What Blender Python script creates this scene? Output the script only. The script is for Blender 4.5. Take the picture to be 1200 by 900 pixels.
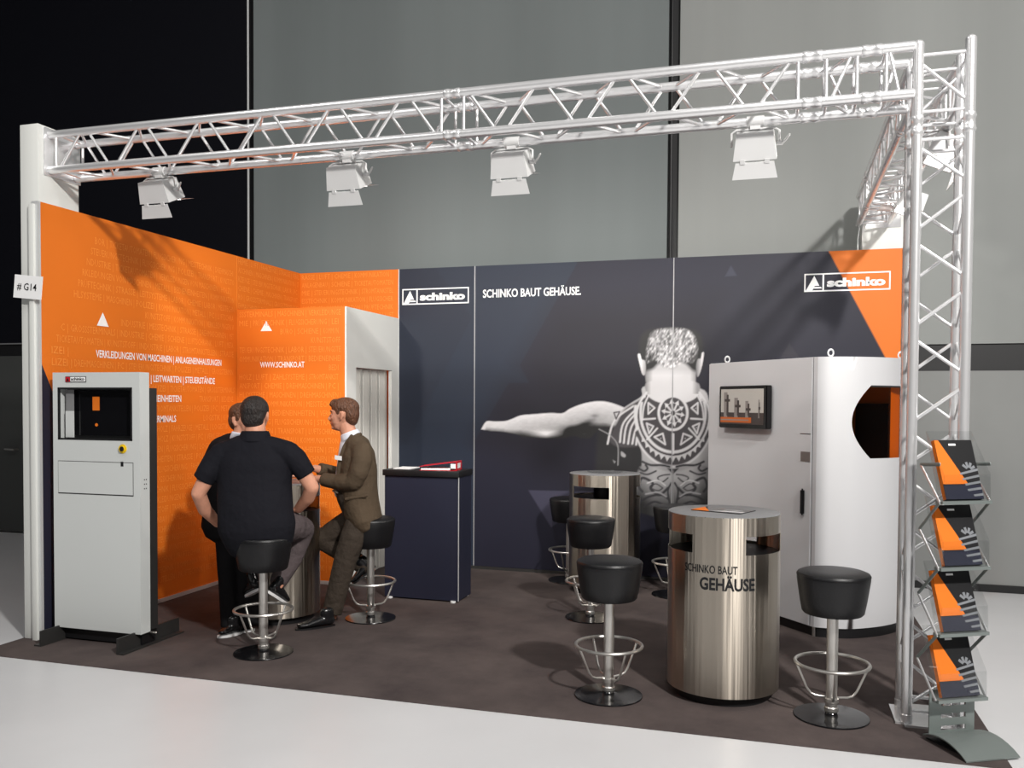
import bpy, bmesh, math, random
import numpy as np
from mathutils import Vector, Matrix

for o in list(bpy.data.objects):
    bpy.data.objects.remove(o)
SC = bpy.context.scene
COL = SC.collection
V = Vector
rad = math.radians

# ------------------------------------------------------------------ camera
FPX, YAW, PITCH, ROLL, CY = 1029.1568, 0.2929, 0.0276, 0.0057, 501.4636
CP = V((4.8171, -4.8253, 1.644))
_F = V((-math.sin(YAW), math.cos(YAW), 0)); _R = V((math.cos(YAW), math.sin(YAW), 0)); _U = V((0, 0, 1))
CF = _F * math.cos(PITCH) - _U * math.sin(PITCH)
_U2 = _U * math.cos(PITCH) + _F * math.sin(PITCH)
CR = _R * math.cos(ROLL) + _U2 * math.sin(ROLL)
CU = _U2 * math.cos(ROLL) - _R * math.sin(ROLL)
cam = bpy.data.cameras.new('camera')
cam.sensor_width = 36.0
cam.lens = FPX / 1200 * 36
cam.shift_y = (CY - 450) / 1200
cam.clip_end = 200
camo = bpy.data.objects.new('camera', cam)
M = Matrix((CR, CU, -CF)).transposed().to_4x4()
M.translation = CP
camo.matrix_world = M
COL.objects.link(camo)
SC.camera = camo

# ------------------------------------------------------------------ world, hall lamps, exposure
world = bpy.data.worlds.new('hall_air')
SC.world = world
world.use_nodes = True
world.node_tree.nodes['Background'].inputs[0].default_value = (0.75, 0.78, 0.8, 1)
world.node_tree.nodes['Background'].inputs[1].default_value = 0.10
SC.view_settings.view_transform = 'Standard'
SC.view_settings.look = 'None'
SC.view_settings.exposure = 0.0
SC.view_settings.gamma = 1.0
SC.view_settings.use_curve_mapping = False


def aim(o, target):
    d = V(target) - o.location
    o.rotation_euler = d.to_track_quat('-Z', 'Y').to_euler()


def area_lamp(name, loc, target, size, power, color=(1, 1, 1), sy=None):
    l = bpy.data.lights.new(name, 'AREA')
    l.energy = power
    l.color = color
    l.size = size
    if sy:
        l.shape = 'RECTANGLE'
        l.size_y = sy
    else:
        l.shape = 'DISK'
    o = bpy.data.objects.new(name, l)
    o.location = loc
    aim(o, target)
    COL.objects.link(o)
    return o


# hall floodlight high up across the aisle, and rows of hall ceiling lamps
area_lamp('hall_floodlight', (8.6, -6.0, 6.7), (2.5, 1.5, 1.6), 0.5, 1000, (1, 0.97, 0.93))
for lx, pw in ((-1.5, 120), (5.0, 70), (11.0, 100)):
    for ly in (-7.5, -3.4):
        area_lamp('hall_ceiling_lamp', (lx, ly, 8.4), (lx, ly, 0), 0.7, pw, (1, 0.98, 0.96), sy=2.2)


# ------------------------------------------------------------------ helpers
def at(u, v, d):
    """photo pixel at a given distance from the camera -> point of the place"""
    return CP + CF * d + CR * ((u - 600) * d / FPX) + CU * ((CY - v) * d / FPX)


def depth_of(P):
    return (V(P) - CP).dot(CF)


def s2l(c):
    return tuple(((x / 255) / 12.92 if x / 255 <= 0.04045 else ((x / 255 + 0.055) / 1.055) ** 2.4) for x in c)


MATS = {}


def mat(name, col, rough=0.5, metal=0.0, spec=0.5, noise=0.0, nscale=20.0, bump=0.0, bscale=80.0, emit=0.0,
        stretch=None, coat=0.0, aniso=0.0):
    m = bpy.data.materials.new(name)
    m.use_nodes = True
    nt = m.node_tree
    b = nt.nodes['Principled BSDF']
    b.inputs['Base Color'].default_value = (*col, 1)
    b.inputs['Roughness'].default_value = rough
    b.inputs['Metallic'].default_value = metal
    b.inputs['Specular IOR Level'].default_value = spec
    b.inputs['Coat Weight'].default_value = coat
    b.inputs['Anisotropic'].default_value = aniso
    if emit:
        b.inputs['Emission Color'].default_value = (*col, 1)
        b.inputs['Emission Strength'].default_value = emit
    if noise or bump:
        tc = nt.nodes.new('ShaderNodeTexCoord')
        mp = nt.nodes.new('ShaderNodeMapping')
        if stretch:
            mp.inputs['Scale'].default_value = stretch
        nt.links.new(tc.outputs['Object'], mp.inputs['Vector'])
    if noise:
        n = nt.nodes.new('ShaderNodeTexNoise')
        n.inputs['Scale'].default_value = nscale
        n.inputs['Detail'].default_value = 5
        nt.links.new(mp.outputs[0], n.inputs['Vector'])
        r = nt.nodes.new('ShaderNodeValToRGB')
        r.color_ramp.elements[0].position = 0.3
        r.color_ramp.elements[1].position = 0.7
        r.color_ramp.elements[0].color = (*[c * (1 - noise) for c in col], 1)
        r.color_ramp.elements[1].color = (*[min(1, c * (1 + noise)) for c in col], 1)
        nt.links.new(n.outputs[0], r.inputs[0])
        nt.links.new(r.outputs[0], b.inputs['Base Color'])
    if bump:
        n2 = nt.nodes.new('ShaderNodeTexNoise')
        n2.inputs['Scale'].default_value = bscale
        n2.inputs['Detail'].default_value = 3
        nt.links.new(mp.outputs[0], n2.inputs['Vector'])
        bp = nt.nodes.new('ShaderNodeBump')
        bp.inputs['Strength'].default_value = bump
        bp.inputs['Distance'].default_value = 0.02
        nt.links.new(n2.outputs[0], bp.inputs['Height'])
        nt.links.new(bp.outputs[0], b.inputs['Normal'])
    MATS[name] = m
    return m


def obj(name, data, material=None, parent=None, smooth=False):
    """data: a Mesh or a bmesh -> ONE mesh object"""
    if isinstance(data, bmesh.types.BMesh):
        me = bpy.data.meshes.new(name)
        data.normal_update()
        data.to_mesh(me)
        data.free()
    else:
        me = data
    if material is not None:
        for m in (material if isinstance(material, (list, tuple)) else [material]):
            me.materials.append(MATS[m] if isinstance(m, str) else m)
    if smooth:
        me.polygons.foreach_set('use_smooth', [True] * len(me.polygons))
        if smooth != 'all':
            me.set_sharp_from_angle(angle=rad(35))
    o = bpy.data.objects.new(name, me)
    COL.objects.link(o)
    if parent:
        o.parent = parent
    return o


def thing(name, label, cat, loc=(0, 0, 0), rz=0.0, group=None):
    o = bpy.data.objects.new(name, None)
    o.empty_display_size = 0.1
    COL.objects.link(o)
    o.location = loc
    o.rotation_euler = (0, 0, rz)
    tag(o, label, cat, group)
    return o


def tag(o, label, cat=None, group=None):
    o['label'] = label
    if cat:
        o['category'] = cat
    if group:
        o['group'] = group
    return o


def copy_tree(o, parent=None):
    c = o.copy()
    COL.objects.link(c)
    c.parent = parent
    for ch in [x for x in bpy.data.objects if x.parent == o]:
        copy_tree(ch, c)
    return c


def box(bm, x0, x1, y0, y1, z0, z1, bev=0.0):
    ps = [(x0, y0, z0), (x1, y0, z0), (x1, y1, z0), (x0, y1, z0), (x0, y0, z1), (x1, y0, z1), (x1, y1, z1), (x0, y1, z1)]
    vs = [bm.verts.new(q) for q in ps]
    fs = [bm.faces.new([vs[i] for i in f]) for f in ((0, 3, 2, 1), (4, 5, 6, 7), (0, 1, 5, 4), (1, 2, 6, 5), (2, 3, 7, 6), (3, 0, 4, 7))]
    if bev:
        es = list({e for f in fs for e in f.edges})
        bmesh.ops.bevel(bm, geom=es, offset=bev, segments=2, affect='EDGES', profile=0.5)
    return vs


def boxo(name, dims, material, parent=None, bev=0.0):
    bm = bmesh.new()
    box(bm, *dims, bev=bev)
    return obj(name, bm, material, parent, smooth=bool(bev))


def prism(bm, pts, d, mi=0):
    """closed prism from 3D polygon pts extruded by vector d"""
    a = [bm.verts.new(V(q)) for q in pts]
    b = [bm.verts.new(V(q) + V(d)) for q in pts]
    n = len(pts)
    fs = [bm.faces.new(a[::-1]), bm.faces.new(b)]
    for i in range(n):
        fs.append(bm.faces.new((a[i], a[(i + 1) % n], b[(i + 1) % n], b[i])))
    for f in fs:
        f.material_index = mi
    bmesh.ops.recalc_face_normals(bm, faces=fs)
    return fs


def lathe(bm, prof, seg=48, close=True):
    """prof: (r, z) list; axis Z"""
    rings = []
    for r, z in prof:
        rings.append([bm.verts.new((r * math.cos(2 * math.pi * i / seg), r * math.sin(2 * math.pi * i / seg), z)) for i in range(seg)])
    for a, b in zip(rings, rings[1:]):
        for i in range(seg):
            j = (i + 1) % seg
            bm.faces.new((a[i], a[j], b[j], b[i]))
    if close:
        bm.faces.new(rings[0][::-1])
        bm.faces.new(rings[-1])
    bmesh.ops.recalc_face_normals(bm, faces=bm.faces[:])


def tube(bm, pts, radii, seg=12, side=None, round_caps=True, sub=0):
    """closed tube through pts; radii scalar or (ra, rb) where ra lies along `side`"""
    P = [V(q) for q in pts]
    rr = [(r, r) if not isinstance(r, (tuple, list)) else tuple(r) for r in radii]
    if sub:
        P2, r2 = [], []
        n = len(P)
        for i in range(n - 1):
            p0, p1, p2, p3 = P[max(i - 1, 0)], P[i], P[i + 1], P[min(i + 2, n - 1)]
            for k in range(sub):
                t = k / sub
                q = 0.5 * ((2 * p1) + (p2 - p0) * t + (2 * p0 - 5 * p1 + 4 * p2 - p3) * t * t + (3 * p1 - p0 - 3 * p2 + p3) * t ** 3)
                P2.append(q)
                s = t * t * (3 - 2 * t)
                r2.append(tuple(rr[i][m] * (1 - s) + rr[i + 1][m] * s for m in (0, 1)))
        P2.append(P[-1]); r2.append(rr[-1])
        P, rr = P2, r2
    n = len(P)
    T = [(P[min(i + 1, n - 1)] - P[max(i - 1, 0)]).normalized() for i in range(n)]
    if round_caps:
        t0, t1 = T[0], T[-1]
        a = min(rr[0]); b = min(rr[-1])
        P = [P[0] - t0 * a * 0.86, P[0] - t0 * a * 0.5] + P + [P[-1] + t1 * b * 0.5, P[-1] + t1 * b * 0.86]
        rr = [tuple(x * 0.5 for x in rr[0]), tuple(x * 0.86 for x in rr[0])] + rr + [tuple(x * 0.86 for x in rr[-1]), tuple(x * 0.5 for x in rr[-1])]
        T = [t0, t0] + T + [t1, t1]
        n = len(P)
    s = V(side) if side is not None else None
    rings = []
    for i in range(n):
        t = T[i]
        if s is None:
            s = t.orthogonal()
        s = s - t * s.dot(t)
        if s.length < 1e-5:
            s = t.orthogonal()
        s.normalize()
        q = t.cross(s)
        rings.append([bm.verts.new(P[i] + s * (rr[i][0] * math.cos(2 * math.pi * k / seg)) + q * (rr[i][1] * math.sin(2 * math.pi * k / seg))) for k in range(seg)])
        if side is not None:
            s = V(side)
    fs = []
    for a, b in zip(rings, rings[1:]):
        for k in range(seg):
            j = (k + 1) % seg
            fs.append(bm.faces.new((a[k], a[j], b[j], b[k])))
    fs.append(bm.faces.new(rings[0][::-1]))
    fs.append(bm.faces.new(rings[-1]))
    bmesh.ops.recalc_face_normals(bm, faces=fs)


def ball(bm, c, r, seg=20, rot=None):
    c = V(c)
    r = r if isinstance(r, (tuple, list)) else (r, r, r)
    m = Matrix.Translation(c) @ (rot.to_4x4() if rot is not None else Matrix()) @ Matrix.Diagonal((*r, 1))
    bmesh.ops.create_uvsphere(bm, u_segments=seg, v_segments=seg // 2 + 2, radius=1, matrix=m)


def bake(o, mods):
    """apply modifiers without operators"""
    for t, kw in mods:
        m = o.modifiers.new(t, t)
        for k, v in kw.items():
            setattr(m, k, v)
    dg = bpy.context.evaluated_depsgraph_get()
    dg.update()
    me = bpy.data.meshes.new_from_object(o.evaluated_get(dg))
    old = o.data
    o.modifiers.clear()
    o.data = me
    bpy.data.meshes.remove(old)
    o.data.polygons.foreach_set('use_smooth', [True] * len(o.data.polygons))
    return o


def blob(name, bm, material, parent=None, voxel=0.006, smooth=5):
    o = obj(name, bm, None, None)
    bake(o, [('REMESH', dict(mode='VOXEL', voxel_size=voxel)), ('SMOOTH', dict(factor=0.5, iterations=smooth))])
    o.data.materials.append(MATS[material])
    o.parent = parent
    return o


def text_verts(body, bold=0.0, res=2):
    c = bpy.data.curves.new('lettering', 'FONT')
    c.body = body
    c.size = 1.0
    c.resolution_u = res
    c.offset = bold
    c.fill_mode = 'FRONT'
    o = bpy.data.objects.new('lettering', c)
    COL.objects.link(o)
    dg = bpy.context.evaluated_depsgraph_get()
    dg.update()
    me = bpy.data.meshes.new_from_object(o.evaluated_get(dg))
    vs = [tuple(v.co) for v in me.vertices]
    fs = [tuple(f.vertices) for f in me.polygons]
    bpy.data.objects.remove(o)
    bpy.data.curves.remove(c)
    bpy.data.meshes.remove(me)
    return vs, fs


CAPH = None


def text_geo(body, width, height, bold=0.0, res=2, lower=False):
    """flat lettering: list of (x, y), faces; x in 0..width, cap height = height"""
    global CAPH
    if CAPH is None:
        vs, _ = text_verts('H')
        CAPH = max(v[1] for v in vs)
    vs, fs = text_verts(body, bold, res)
    x0 = min(v[0] for v in vs); x1 = max(v[0] for v in vs)
    sx = width / (x1 - x0) if width else height / CAPH * 0.6
    sy = height / CAPH
    return [((v[0] - x0) * sx, v[1] * sy) for v in vs], fs


def put_text(bm, body, width, height, fn, bold=0.0, res=2, mi=0, clip=None):
    pts, fs = text_geo(body, width, height, bold, res)
    vs = [bm.verts.new(V(fn(x, y))) for x, y in pts]
    out = []
    for f in fs:
        if clip and not all(clip(*pts[i]) for i in f):
            continue
        try:
            g = bm.faces.new([vs[i] for i in f])
            g.material_index = mi
            out.append(g)
        except ValueError:
            pass
    bmesh.ops.delete(bm, geom=[v for v in vs if not v.link_faces], context='VERTS')
    return max(x for x, _ in pts)


# ------------------------------------------------------------------ materials
mat('orange', (0.72, 0.168, 0.012), 0.55, spec=0.3)
mat('orange_print', (0.82, 0.27, 0.045), 0.55, spec=0.3)
mat('navy', s2l((34, 36, 52)), 0.5, spec=0.35)
mat('white_print', (0.88, 0.88, 0.88), 0.5)
mat('white_board', (0.74, 0.74, 0.71), 0.5)
mat('folding_door', (0.62, 0.60, 0.56), 0.5)
mat('profile', (0.62, 0.63, 0.63), 0.35, metal=0.3)
mat('seam_grey', (0.34, 0.34, 0.35), 0.4, metal=0.2)
mat('pillar_white', (0.70, 0.71, 0.68), 0.5)
mat('aluminium', (0.90, 0.90, 0.91), 0.27, metal=0.68, bump=0.05, bscale=30)
mat('black', (0.006, 0.006, 0.007), 0.45)
mat('black_gloss', (0.004, 0.004, 0.005), 0.08)
mat('leather', (0.006, 0.006, 0.007), 0.38, spec=0.4, bump=0.12, bscale=180)
mat('disc_black', (0.006, 0.006, 0.007), 0.18, spec=0.7)
mat('satin_steel', (0.62, 0.60, 0.57), 0.34, metal=0.9)
mat('kiosk_paint', (0.57, 0.59, 0.58), 0.45, spec=0.3)
mat('cabinet_paint', (0.565, 0.565, 0.58), 0.4, spec=0.35)
mat('lock_steel', (0.22, 0.20, 0.19), 0.6, metal=0.5)
mat('lamp_white', (0.62, 0.62, 0.62), 0.45)
mat('dark_metal', (0.035, 0.034, 0.033), 0.5, metal=0.3)
mat('grey_laminate', (0.20, 0.20, 0.205), 0.5)
mat('yellow', (0.75, 0.50, 0.01), 0.35)
mat('red', (0.55, 0.012, 0.025), 0.35)
mat('paper', (0.8, 0.8, 0.8), 0.5)
mat('gear_grey', (0.20, 0.21, 0.225), 0.4)
mat('gear_light', (0.72, 0.72, 0.73), 0.4)
mat('lens', (1.0, 0.97, 0.93), 0.4, emit=14.0)
mat('silver_grey', (0.23, 0.26, 0.25), 0.4, metal=0.5)
mat('skin', s2l((206, 148, 122)), 0.5, spec=0.35, noise=0.07, nscale=30)
mat('hair_dark', s2l((34, 26, 23)), 0.5, noise=0.5, nscale=60, bump=0.8, bscale=120, stretch=(1, 1, 0.35))
mat('hair_brown', s2l((92, 58, 38)), 0.5, noise=0.4, nscale=60, bump=0.8, bscale=110, stretch=(1, 1, 0.4))
mat('polo_black', s2l((23, 23, 29)), 0.85, spec=0.15, bump=0.8, bscale=9)
mat('trousers_grey', s2l((84, 75, 76)), 0.85, spec=0.15, bump=1.0, bscale=14)
mat('suit_brown', s2l((84, 71, 57)), 0.85, spec=0.15, bump=0.9, bscale=11)
mat('suit_trousers', s2l((62, 54, 47)), 0.85, spec=0.15, bump=1.0, bscale=15)
mat('suit_black', s2l((24, 23, 25)), 0.85, spec=0.15, bump=0.4, bscale=12)
mat('shirt_white', s2l((215, 218, 228)), 0.7)
mat('shoe_black', (0.008, 0.008, 0.009), 0.22)
mat('sole_white', (0.7, 0.7, 0.7), 0.6)
mat('lips', s2l((170, 100, 90)), 0.5)


def carpet_mat():
    m = mat('carpet', s2l((70, 62, 63)), 0.95, spec=0.1)
    nt = m.node_tree
    b = nt.nodes['Principled BSDF']
    tc = nt.nodes.new('ShaderNodeTexCoord')
    n1 = nt.nodes.new('ShaderNodeTexNoise'); n1.inputs['Scale'].default_value = 1.7; n1.inputs['Detail'].default_value = 7
    n1.inputs['Roughness'].default_value = 0.65
    n2 = nt.nodes.new('ShaderNodeTexNoise'); n2.inputs['Scale'].default_value = 220; n2.inputs['Detail'].default_value = 2
    mx = nt.nodes.new('ShaderNodeMath'); mx.operation = 'MULTIPLY_ADD'; mx.inputs[1].default_value = 0.3
    nt.links.new(tc.outputs['Object'], n1.inputs['Vector']); nt.links.new(tc.outputs['Object'], n2.inputs['Vector'])
    nt.links.new(n2.outputs[0], mx.inputs[0]); nt.links.new(n1.outputs[0], mx.inputs[2])
    r = nt.nodes.new('ShaderNodeValToRGB')
    r.color_ramp.elements[0].position = 0.42; r.color_ramp.elements[0].color = (*s2l((64, 57, 57)), 1)
    r.color_ramp.elements[1].position = 0.95; r.color_ramp.elements[1].color = (*s2l((97, 87, 84)), 1)
    nt.links.new(mx.outputs[0], r.inputs[0]); nt.links.new(r.outputs[0], b.inputs['Base Color'])
    bp = nt.nodes.new('ShaderNodeBump'); bp.inputs['Strength'].default_value = 0.4; bp.inputs['Distance'].default_value = 0.004
    nt.links.new(n2.outputs[0], bp.inputs['Height']); nt.links.new(bp.outputs[0], b.inputs['Normal'])


carpet_mat()
mat('hall_floor', (0.60, 0.60, 0.61), 0.35, spec=0.4, noise=0.05, nscale=0.9)
mat('hall_screen_dark', (0.172, 0.192, 0.192), 0.7, spec=0.2, noise=0.10, nscale=0.8, stretch=(1.3, 1, 0.08), bump=0.25, bscale=1.6)  # stretched noise puts soft vertical light streaks into the colour
mat('hall_screen', (0.27, 0.28, 0.272), 0.7, spec=0.2, noise=0.10, nscale=0.8, stretch=(1.3, 1, 0.08), bump=0.25, bscale=1.6)  # same light streaks painted into the paler screen colour
mat('hall_lower', (0.24, 0.245, 0.24), 0.6, spec=0.2, noise=0.05, nscale=1.0)
mat('hall_dark', (0.0025, 0.0028, 0.0055), 0.7, spec=0.15)
mat('hall_door', (0.055, 0.058, 0.056), 0.5)
mat('hall_black', (0.004, 0.004, 0.005), 0.5)
mat('hall_plain', (0.16, 0.165, 0.17), 0.8)


def steel_mat():
    """brushed stainless sheet: gloss smeared along the height, slight vertical waves in the sheet"""
    m = mat('brushed_steel', (0.53, 0.475, 0.405), 0.36, metal=1.0, aniso=0.85)
    nt = m.node_tree
    b = nt.nodes['Principled BSDF']
    b.inputs['Anisotropic Rotation'].default_value = 0.25
    tg = nt.nodes.new('ShaderNodeTangent'); tg.direction_type = 'RADIAL'; tg.axis = 'Z'
    nt.links.new(tg.outputs[0], b.inputs['Tangent'])
    tc = nt.nodes.new('ShaderNodeTexCoord')
    mp = nt.nodes.new('ShaderNodeMapping'); mp.inputs['Scale'].default_value = (1, 1, 0.02)
    n = nt.nodes.new('ShaderNodeTexNoise'); n.inputs['Scale'].default_value = 13; n.inputs['Detail'].default_value = 2.5
    nt.links.new(tc.outputs['Object'], mp.inputs[0]); nt.links.new(mp.outputs[0], n.inputs['Vector'])
    bp = nt.nodes.new('ShaderNodeBump'); bp.inputs['Strength'].default_value = 0.8; bp.inputs['Distance'].default_value = 0.02
    nt.links.new(n.outputs[0], bp.inputs['Height']); nt.links.new(bp.outputs[0], b.inputs['Normal'])


steel_mat()


def glass_mat(name, tint, amount):
    m = bpy.data.materials.new(name)
    m.use_nodes = True
    nt = m.node_tree
    nt.nodes.clear()
    out = nt.nodes.new('ShaderNodeOutputMaterial')
    t = nt.nodes.new('ShaderNodeBsdfTransparent'); t.inputs[0].default_value = (*tint, 1)
    g = nt.nodes.new('ShaderNodeBsdfGlossy'); g.inputs['Roughness'].default_value = 0.03
    g.inputs[0].default_value = (1, 1, 1, 1)
    f = nt.nodes.new('ShaderNodeLayerWeight'); f.inputs[0].default_value = 0.12
    mx = nt.nodes.new('ShaderNodeMixShader')
    sc = nt.nodes.new('ShaderNodeMath'); sc.operation = 'MULTIPLY'; sc.inputs[1].default_value = amount
    nt.links.new(f.outputs['Facing'], sc.inputs[0]); nt.links.new(sc.outputs[0], mx.inputs[0])
    nt.links.new(t.outputs[0], mx.inputs[1]); nt.links.new(g.outputs[0], mx.inputs[2])
    nt.links.new(mx.outputs[0], out.inputs[0])
    MATS[name] = m


glass_mat('orange_glass', (1.0, 0.40, 0.03), 0.3)
glass_mat('acrylic', (0.95, 0.955, 0.955), 0.4)
glass_mat('smoked_glass', (0.35, 0.36, 0.38), 0.8)

m = bpy.data.materials.new('mural_print')
m.use_nodes = True
_a = m.node_tree.nodes.new('ShaderNodeAttribute')
_a.attribute_name = 'print'
m.node_tree.links.new(_a.outputs['Color'], m.node_tree.nodes['Principled BSDF'].inputs['Base Color'])
m.node_tree.nodes['Principled BSDF'].inputs['Roughness'].default_value = 0.5
m.node_tree.nodes['Principled BSDF'].inputs['Specular IOR Level'].default_value = 0.35
MATS['mural_print'] = m

# ------------------------------------------------------------------ the hall
D1, D, W, XS, CARP = 2.2737, 3.4076, 1.9443, 1.128, -0.3951
HY = 3.85


def struct(o):
    o['kind'] = 'structure'
    return o


struct(boxo('floor', (-12, 16, -13, 4.2, -0.10, -0.006), 'hall_floor'))
struct(boxo('wall_front', (-12, 16, -13.2, -13, 0, 9), 'hall_plain'))
struct(boxo('wall_left', (-12.2, -12, -13, 4.2, 0, 9), 'hall_plain'))
struct(boxo('wall_right', (16, 16.2, -13, 4.2, 0, 9), 'hall_plain'))
struct(boxo('ceiling', (-12, 16, -13, 4.2, 9, 9.2), 'hall_plain'))
wb = struct(boxo('wall_back', (-12, 16, HY + 0.05, HY + 0.3, 0, 9), 'hall_black'))
boxo('upper_screen', (-12, -0.935, HY, HY + 0.05, 2.36, 9), 'hall_dark', wb)
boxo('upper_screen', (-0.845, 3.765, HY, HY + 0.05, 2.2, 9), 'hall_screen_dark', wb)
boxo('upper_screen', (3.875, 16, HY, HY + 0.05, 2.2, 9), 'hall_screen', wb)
boxo('lower_panel', (-0.85, 16, HY, HY + 0.05, 0.06, 1.96), 'hall_lower', wb)
boxo('dark_rail', (-0.85, 16, HY + 0.02, HY + 0.05, 1.96, 2.2), 'hall_black', wb)
boxo('dark_rail', (-12, -0.935, HY + 0.02, HY + 0.05, 2.20, 2.345), 'hall_black', wb)
boxo('rail_edge', (-12, -0.935, HY - 0.01, HY + 0.05, 2.345, 2.36), 'hall_plain', wb)
for x in (-0.91, 3.80):
    bm = bmesh.new()
    tube(bm, [(x, HY - 0.01, 2.0), (x, HY - 0.01, 8.9)], [0.012, 0.012], 8, round_caps=False)
    obj('guide_post', bm, 'profile' if x < 0 else 'hall_black', wb, True)
struct(boxo('baseboard_back', (-0.85, 16, HY - 0.02, HY + 0.05, -0.006, 0.06), 'hall_black'))
dr = struct(boxo('door_1', (-12, -0.935, HY, HY + 0.05, 0.01, 2.20), 'hall_door'))
bm = bmesh.new()
tube(bm, [(-4.22, HY, 1.04), (-4.22, HY - 0.06, 1.04), (-4.36, HY - 0.06, 1.045)], [0.012, 0.012, 0.011], 8)
obj('door_handle', bm, 'satin_steel', dr, True)

# booth carpet
cb = bmesh.new()
box(cb, -0.17, 5.865, CARP, D + 0.05, -0.006, 0.0)
tag(obj('booth_carpet', cb, 'carpet'), 'charcoal carpet covering the whole booth floor', 'carpet')

# ------------------------------------------------------------------ booth walls
T = 0.04
H = 3.0
lw = thing('partition_wall', 'orange printed partition wall along the left side of the booth', 'partition', (0, 0, 0))
# left wall: two orange panels, navy corner printed on the first one
bm = bmesh.new()
navY = 0.92
pts = [(0, 0.0, 1.905), (0, navY, 0.03), (0, D1, 0.03), (0, D1, H), (0, 0.0, H)]
prism(bm, pts, (-T, 0, 0), 0)
prism(bm, [(0, 0, 0.03), (0, navY, 0.03), (0, 0, 1.905)], (-T, 0, 0), 1)
obj('wall_panel', bm, ['orange', 'navy'], lw)
boxo('wall_panel', (-T, 0, D1 + 0.004, D, 0.03, H), 'orange', lw)
boxo('floor_profile', (-T, 0.012, 0, D, 0.0, 0.03), 'profile', lw)
boxo('end_profile', (-T - 0.01, 0.004, -0.022, 0.0, 0.0, H), 'profile', lw)
boxo('seam_strip', (-0.01, 0.0015, D1, D1 + 0.004, 0.03, H), 'orange_print', lw)

WORDS = ('MASCHINEN | ANLAGENBAU | LOGISTIK | TRANSPORT | STEUERUNGSTECHNIK | ZAHLSYSTEME | TICKETAUTOMATEN | '
         'STROMTANKSTELLEN | SCHALTSCHRANK | DREHMASCHINEN | BEDIENEINHEITEN | CHEMIE | METALL | HOLZ | KUNSTSTOFF | '
         'LABOR | VERKLEIDUNGEN VON MASCHINEN | INDUSTRIE | POLIZEI | KOMMUNIKATION | LUFT | STRASSE | SCHIENE | '
         'PRÜFTECHNIK | LEITSYSTEME | FLUGSICHERUNG | PC | LUFTSCHRANK | GROSSSTERMINALS | BÜRO | MESSTECHNIK | FAHRZEUGE').split(' | ')
rnd = random.Random(4)


def tone_row(bm, fn, x0, x1, z, h=0.05, skip=None):
    """one row of tone-on-tone words from x0 to x1"""
    x = x0
    first = True
    while x < x1:
        w = rnd.choice(WORDS)
        if first:
            w = w[rnd.randrange(0, 4):]
            first = False
        w += ' |'
        wid = len(w) * 0.0285
        if x + wid > x1:
            n = int((x1 - x) / 0.0285)
            if n < 2:
                break
            w = w[:n]
            wid = n * 0.0285
        if not (skip and any(a < x + wid and b > x for a, b in skip)):
            put_text(bm, w, wid - 0.02, h, lambda a, b, x=x: fn(x + a, z + b), 0.0, 1)
        x += wid + 0.005


E = 0.0025
bm = bmesh.new()
rows_left = []
k = 0
z = 2.80
while z > 0.1:
    z = 2.80 - 0.0825 * k
    k += 1
    if z < 0.1:
        break
    left = max(0.03, 0.50 - (2.80 - z) * 0.50)
    if z < 1.9:
        left = max(left, 0.95 * (1 - (z) / 1.95) + 0.06)
    skip = None
    if abs(z - 1.975) < 0.02:
        skip = [(0.45, 2.1)]
    elif abs(z - 1.81) < 0.02:
        skip = [(0.3, 2.0)]
    elif abs(z - 1.645) < 0.02:
        skip = [(0.3, 1.52)]
    elif abs(z - 1.48) < 0.02:
        skip = [(0.3, 1.45)]
    elif 2.17 < z < 2.33:
        skip = [(0.45, 0.68)]
    tone_row(bm, lambda a, b: (E, a, b), left, D1 - 0.02, z, 0.05, skip)
for k in range(8):
    tone_row(bm, lambda a, b: (E, a, b), D1 + 0.02, D - 0.01, 2.93 - 0.0825 * k, 0.05)
obj('tone_lettering', bm, 'orange_print', lw)
bm = bmesh.new()


def lwf(y0, z0):
    return lambda a, b: (E + 0.001, y0 + a, z0 + b)


put_text(bm, 'VERKLEIDUNGEN VON MASCHINEN | ANLAGENEINHAUSUNGEN', 1.527, 0.052, lwf(0.50, 1.970), 0.018)
put_text(bm, 'M | LEITWARTEN | STEUERSTÄNDE', 0.90, 0.052, lwf(1.03, 1.804), 0.018)
put_text(bm, 'BEDIENEINHEITEN', 0.50, 0.052, lwf(0.966, 1.644), 0.018)
put_text(bm, 'TERMINALS', 0.30, 0.052, lwf(1.099, 1.477), 0.018)
o = obj('white_lettering', bm, 'white_print', lw)
bm = bmesh.new()
bm.faces.new([bm.verts.new(q) for q in ((E + .001, 0.511, 2.203), (E + .001, 0.632, 2.203), (E + .001, 0.571, 2.306))])
obj('white_triangle', bm, 'white_print', lw)

# booth back wall
bw = thing('partition_wall', 'dark mural partition wall at the back of the booth', 'partition', (0, 0, 0))
boxo('wall_panel', (0.0, XS - 0.004, D, D + T, 0.03, H), 'orange', bw)
boxo('seam_strip', (XS - 0.006, XS + 0.004, D - 0.003, D, 0.03, H), 'profile', bw)
boxo('seam_strip', (W - 0.006, W + 0.004, D - 0.003, D, 0.03, H), 'seam_grey', bw)
boxo('seam_strip', (2 * W - 0.005, 2 * W + 0.003, D - 0.003, D, 0.03, H), 'seam_grey', bw)
boxo('end_profile', (3 * W, 3 * W + 0.03, D - 0.01, D + T, 0.0, H), 'white_board', bw)
boxo('floor_profile', (XS, 3 * W, D - 0.012, D + T, 0.0, 0.028), 'dark_metal', bw)
bm = bmesh.new()
for k in range(6):
    tone_row(bm, lambda a, b: (a, D - E, b), 0.02, XS - 0.02, 2.93 - 0.0825 * k, 0.05)
obj('tone_lettering', bm, 'orange_print', bw)


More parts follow.
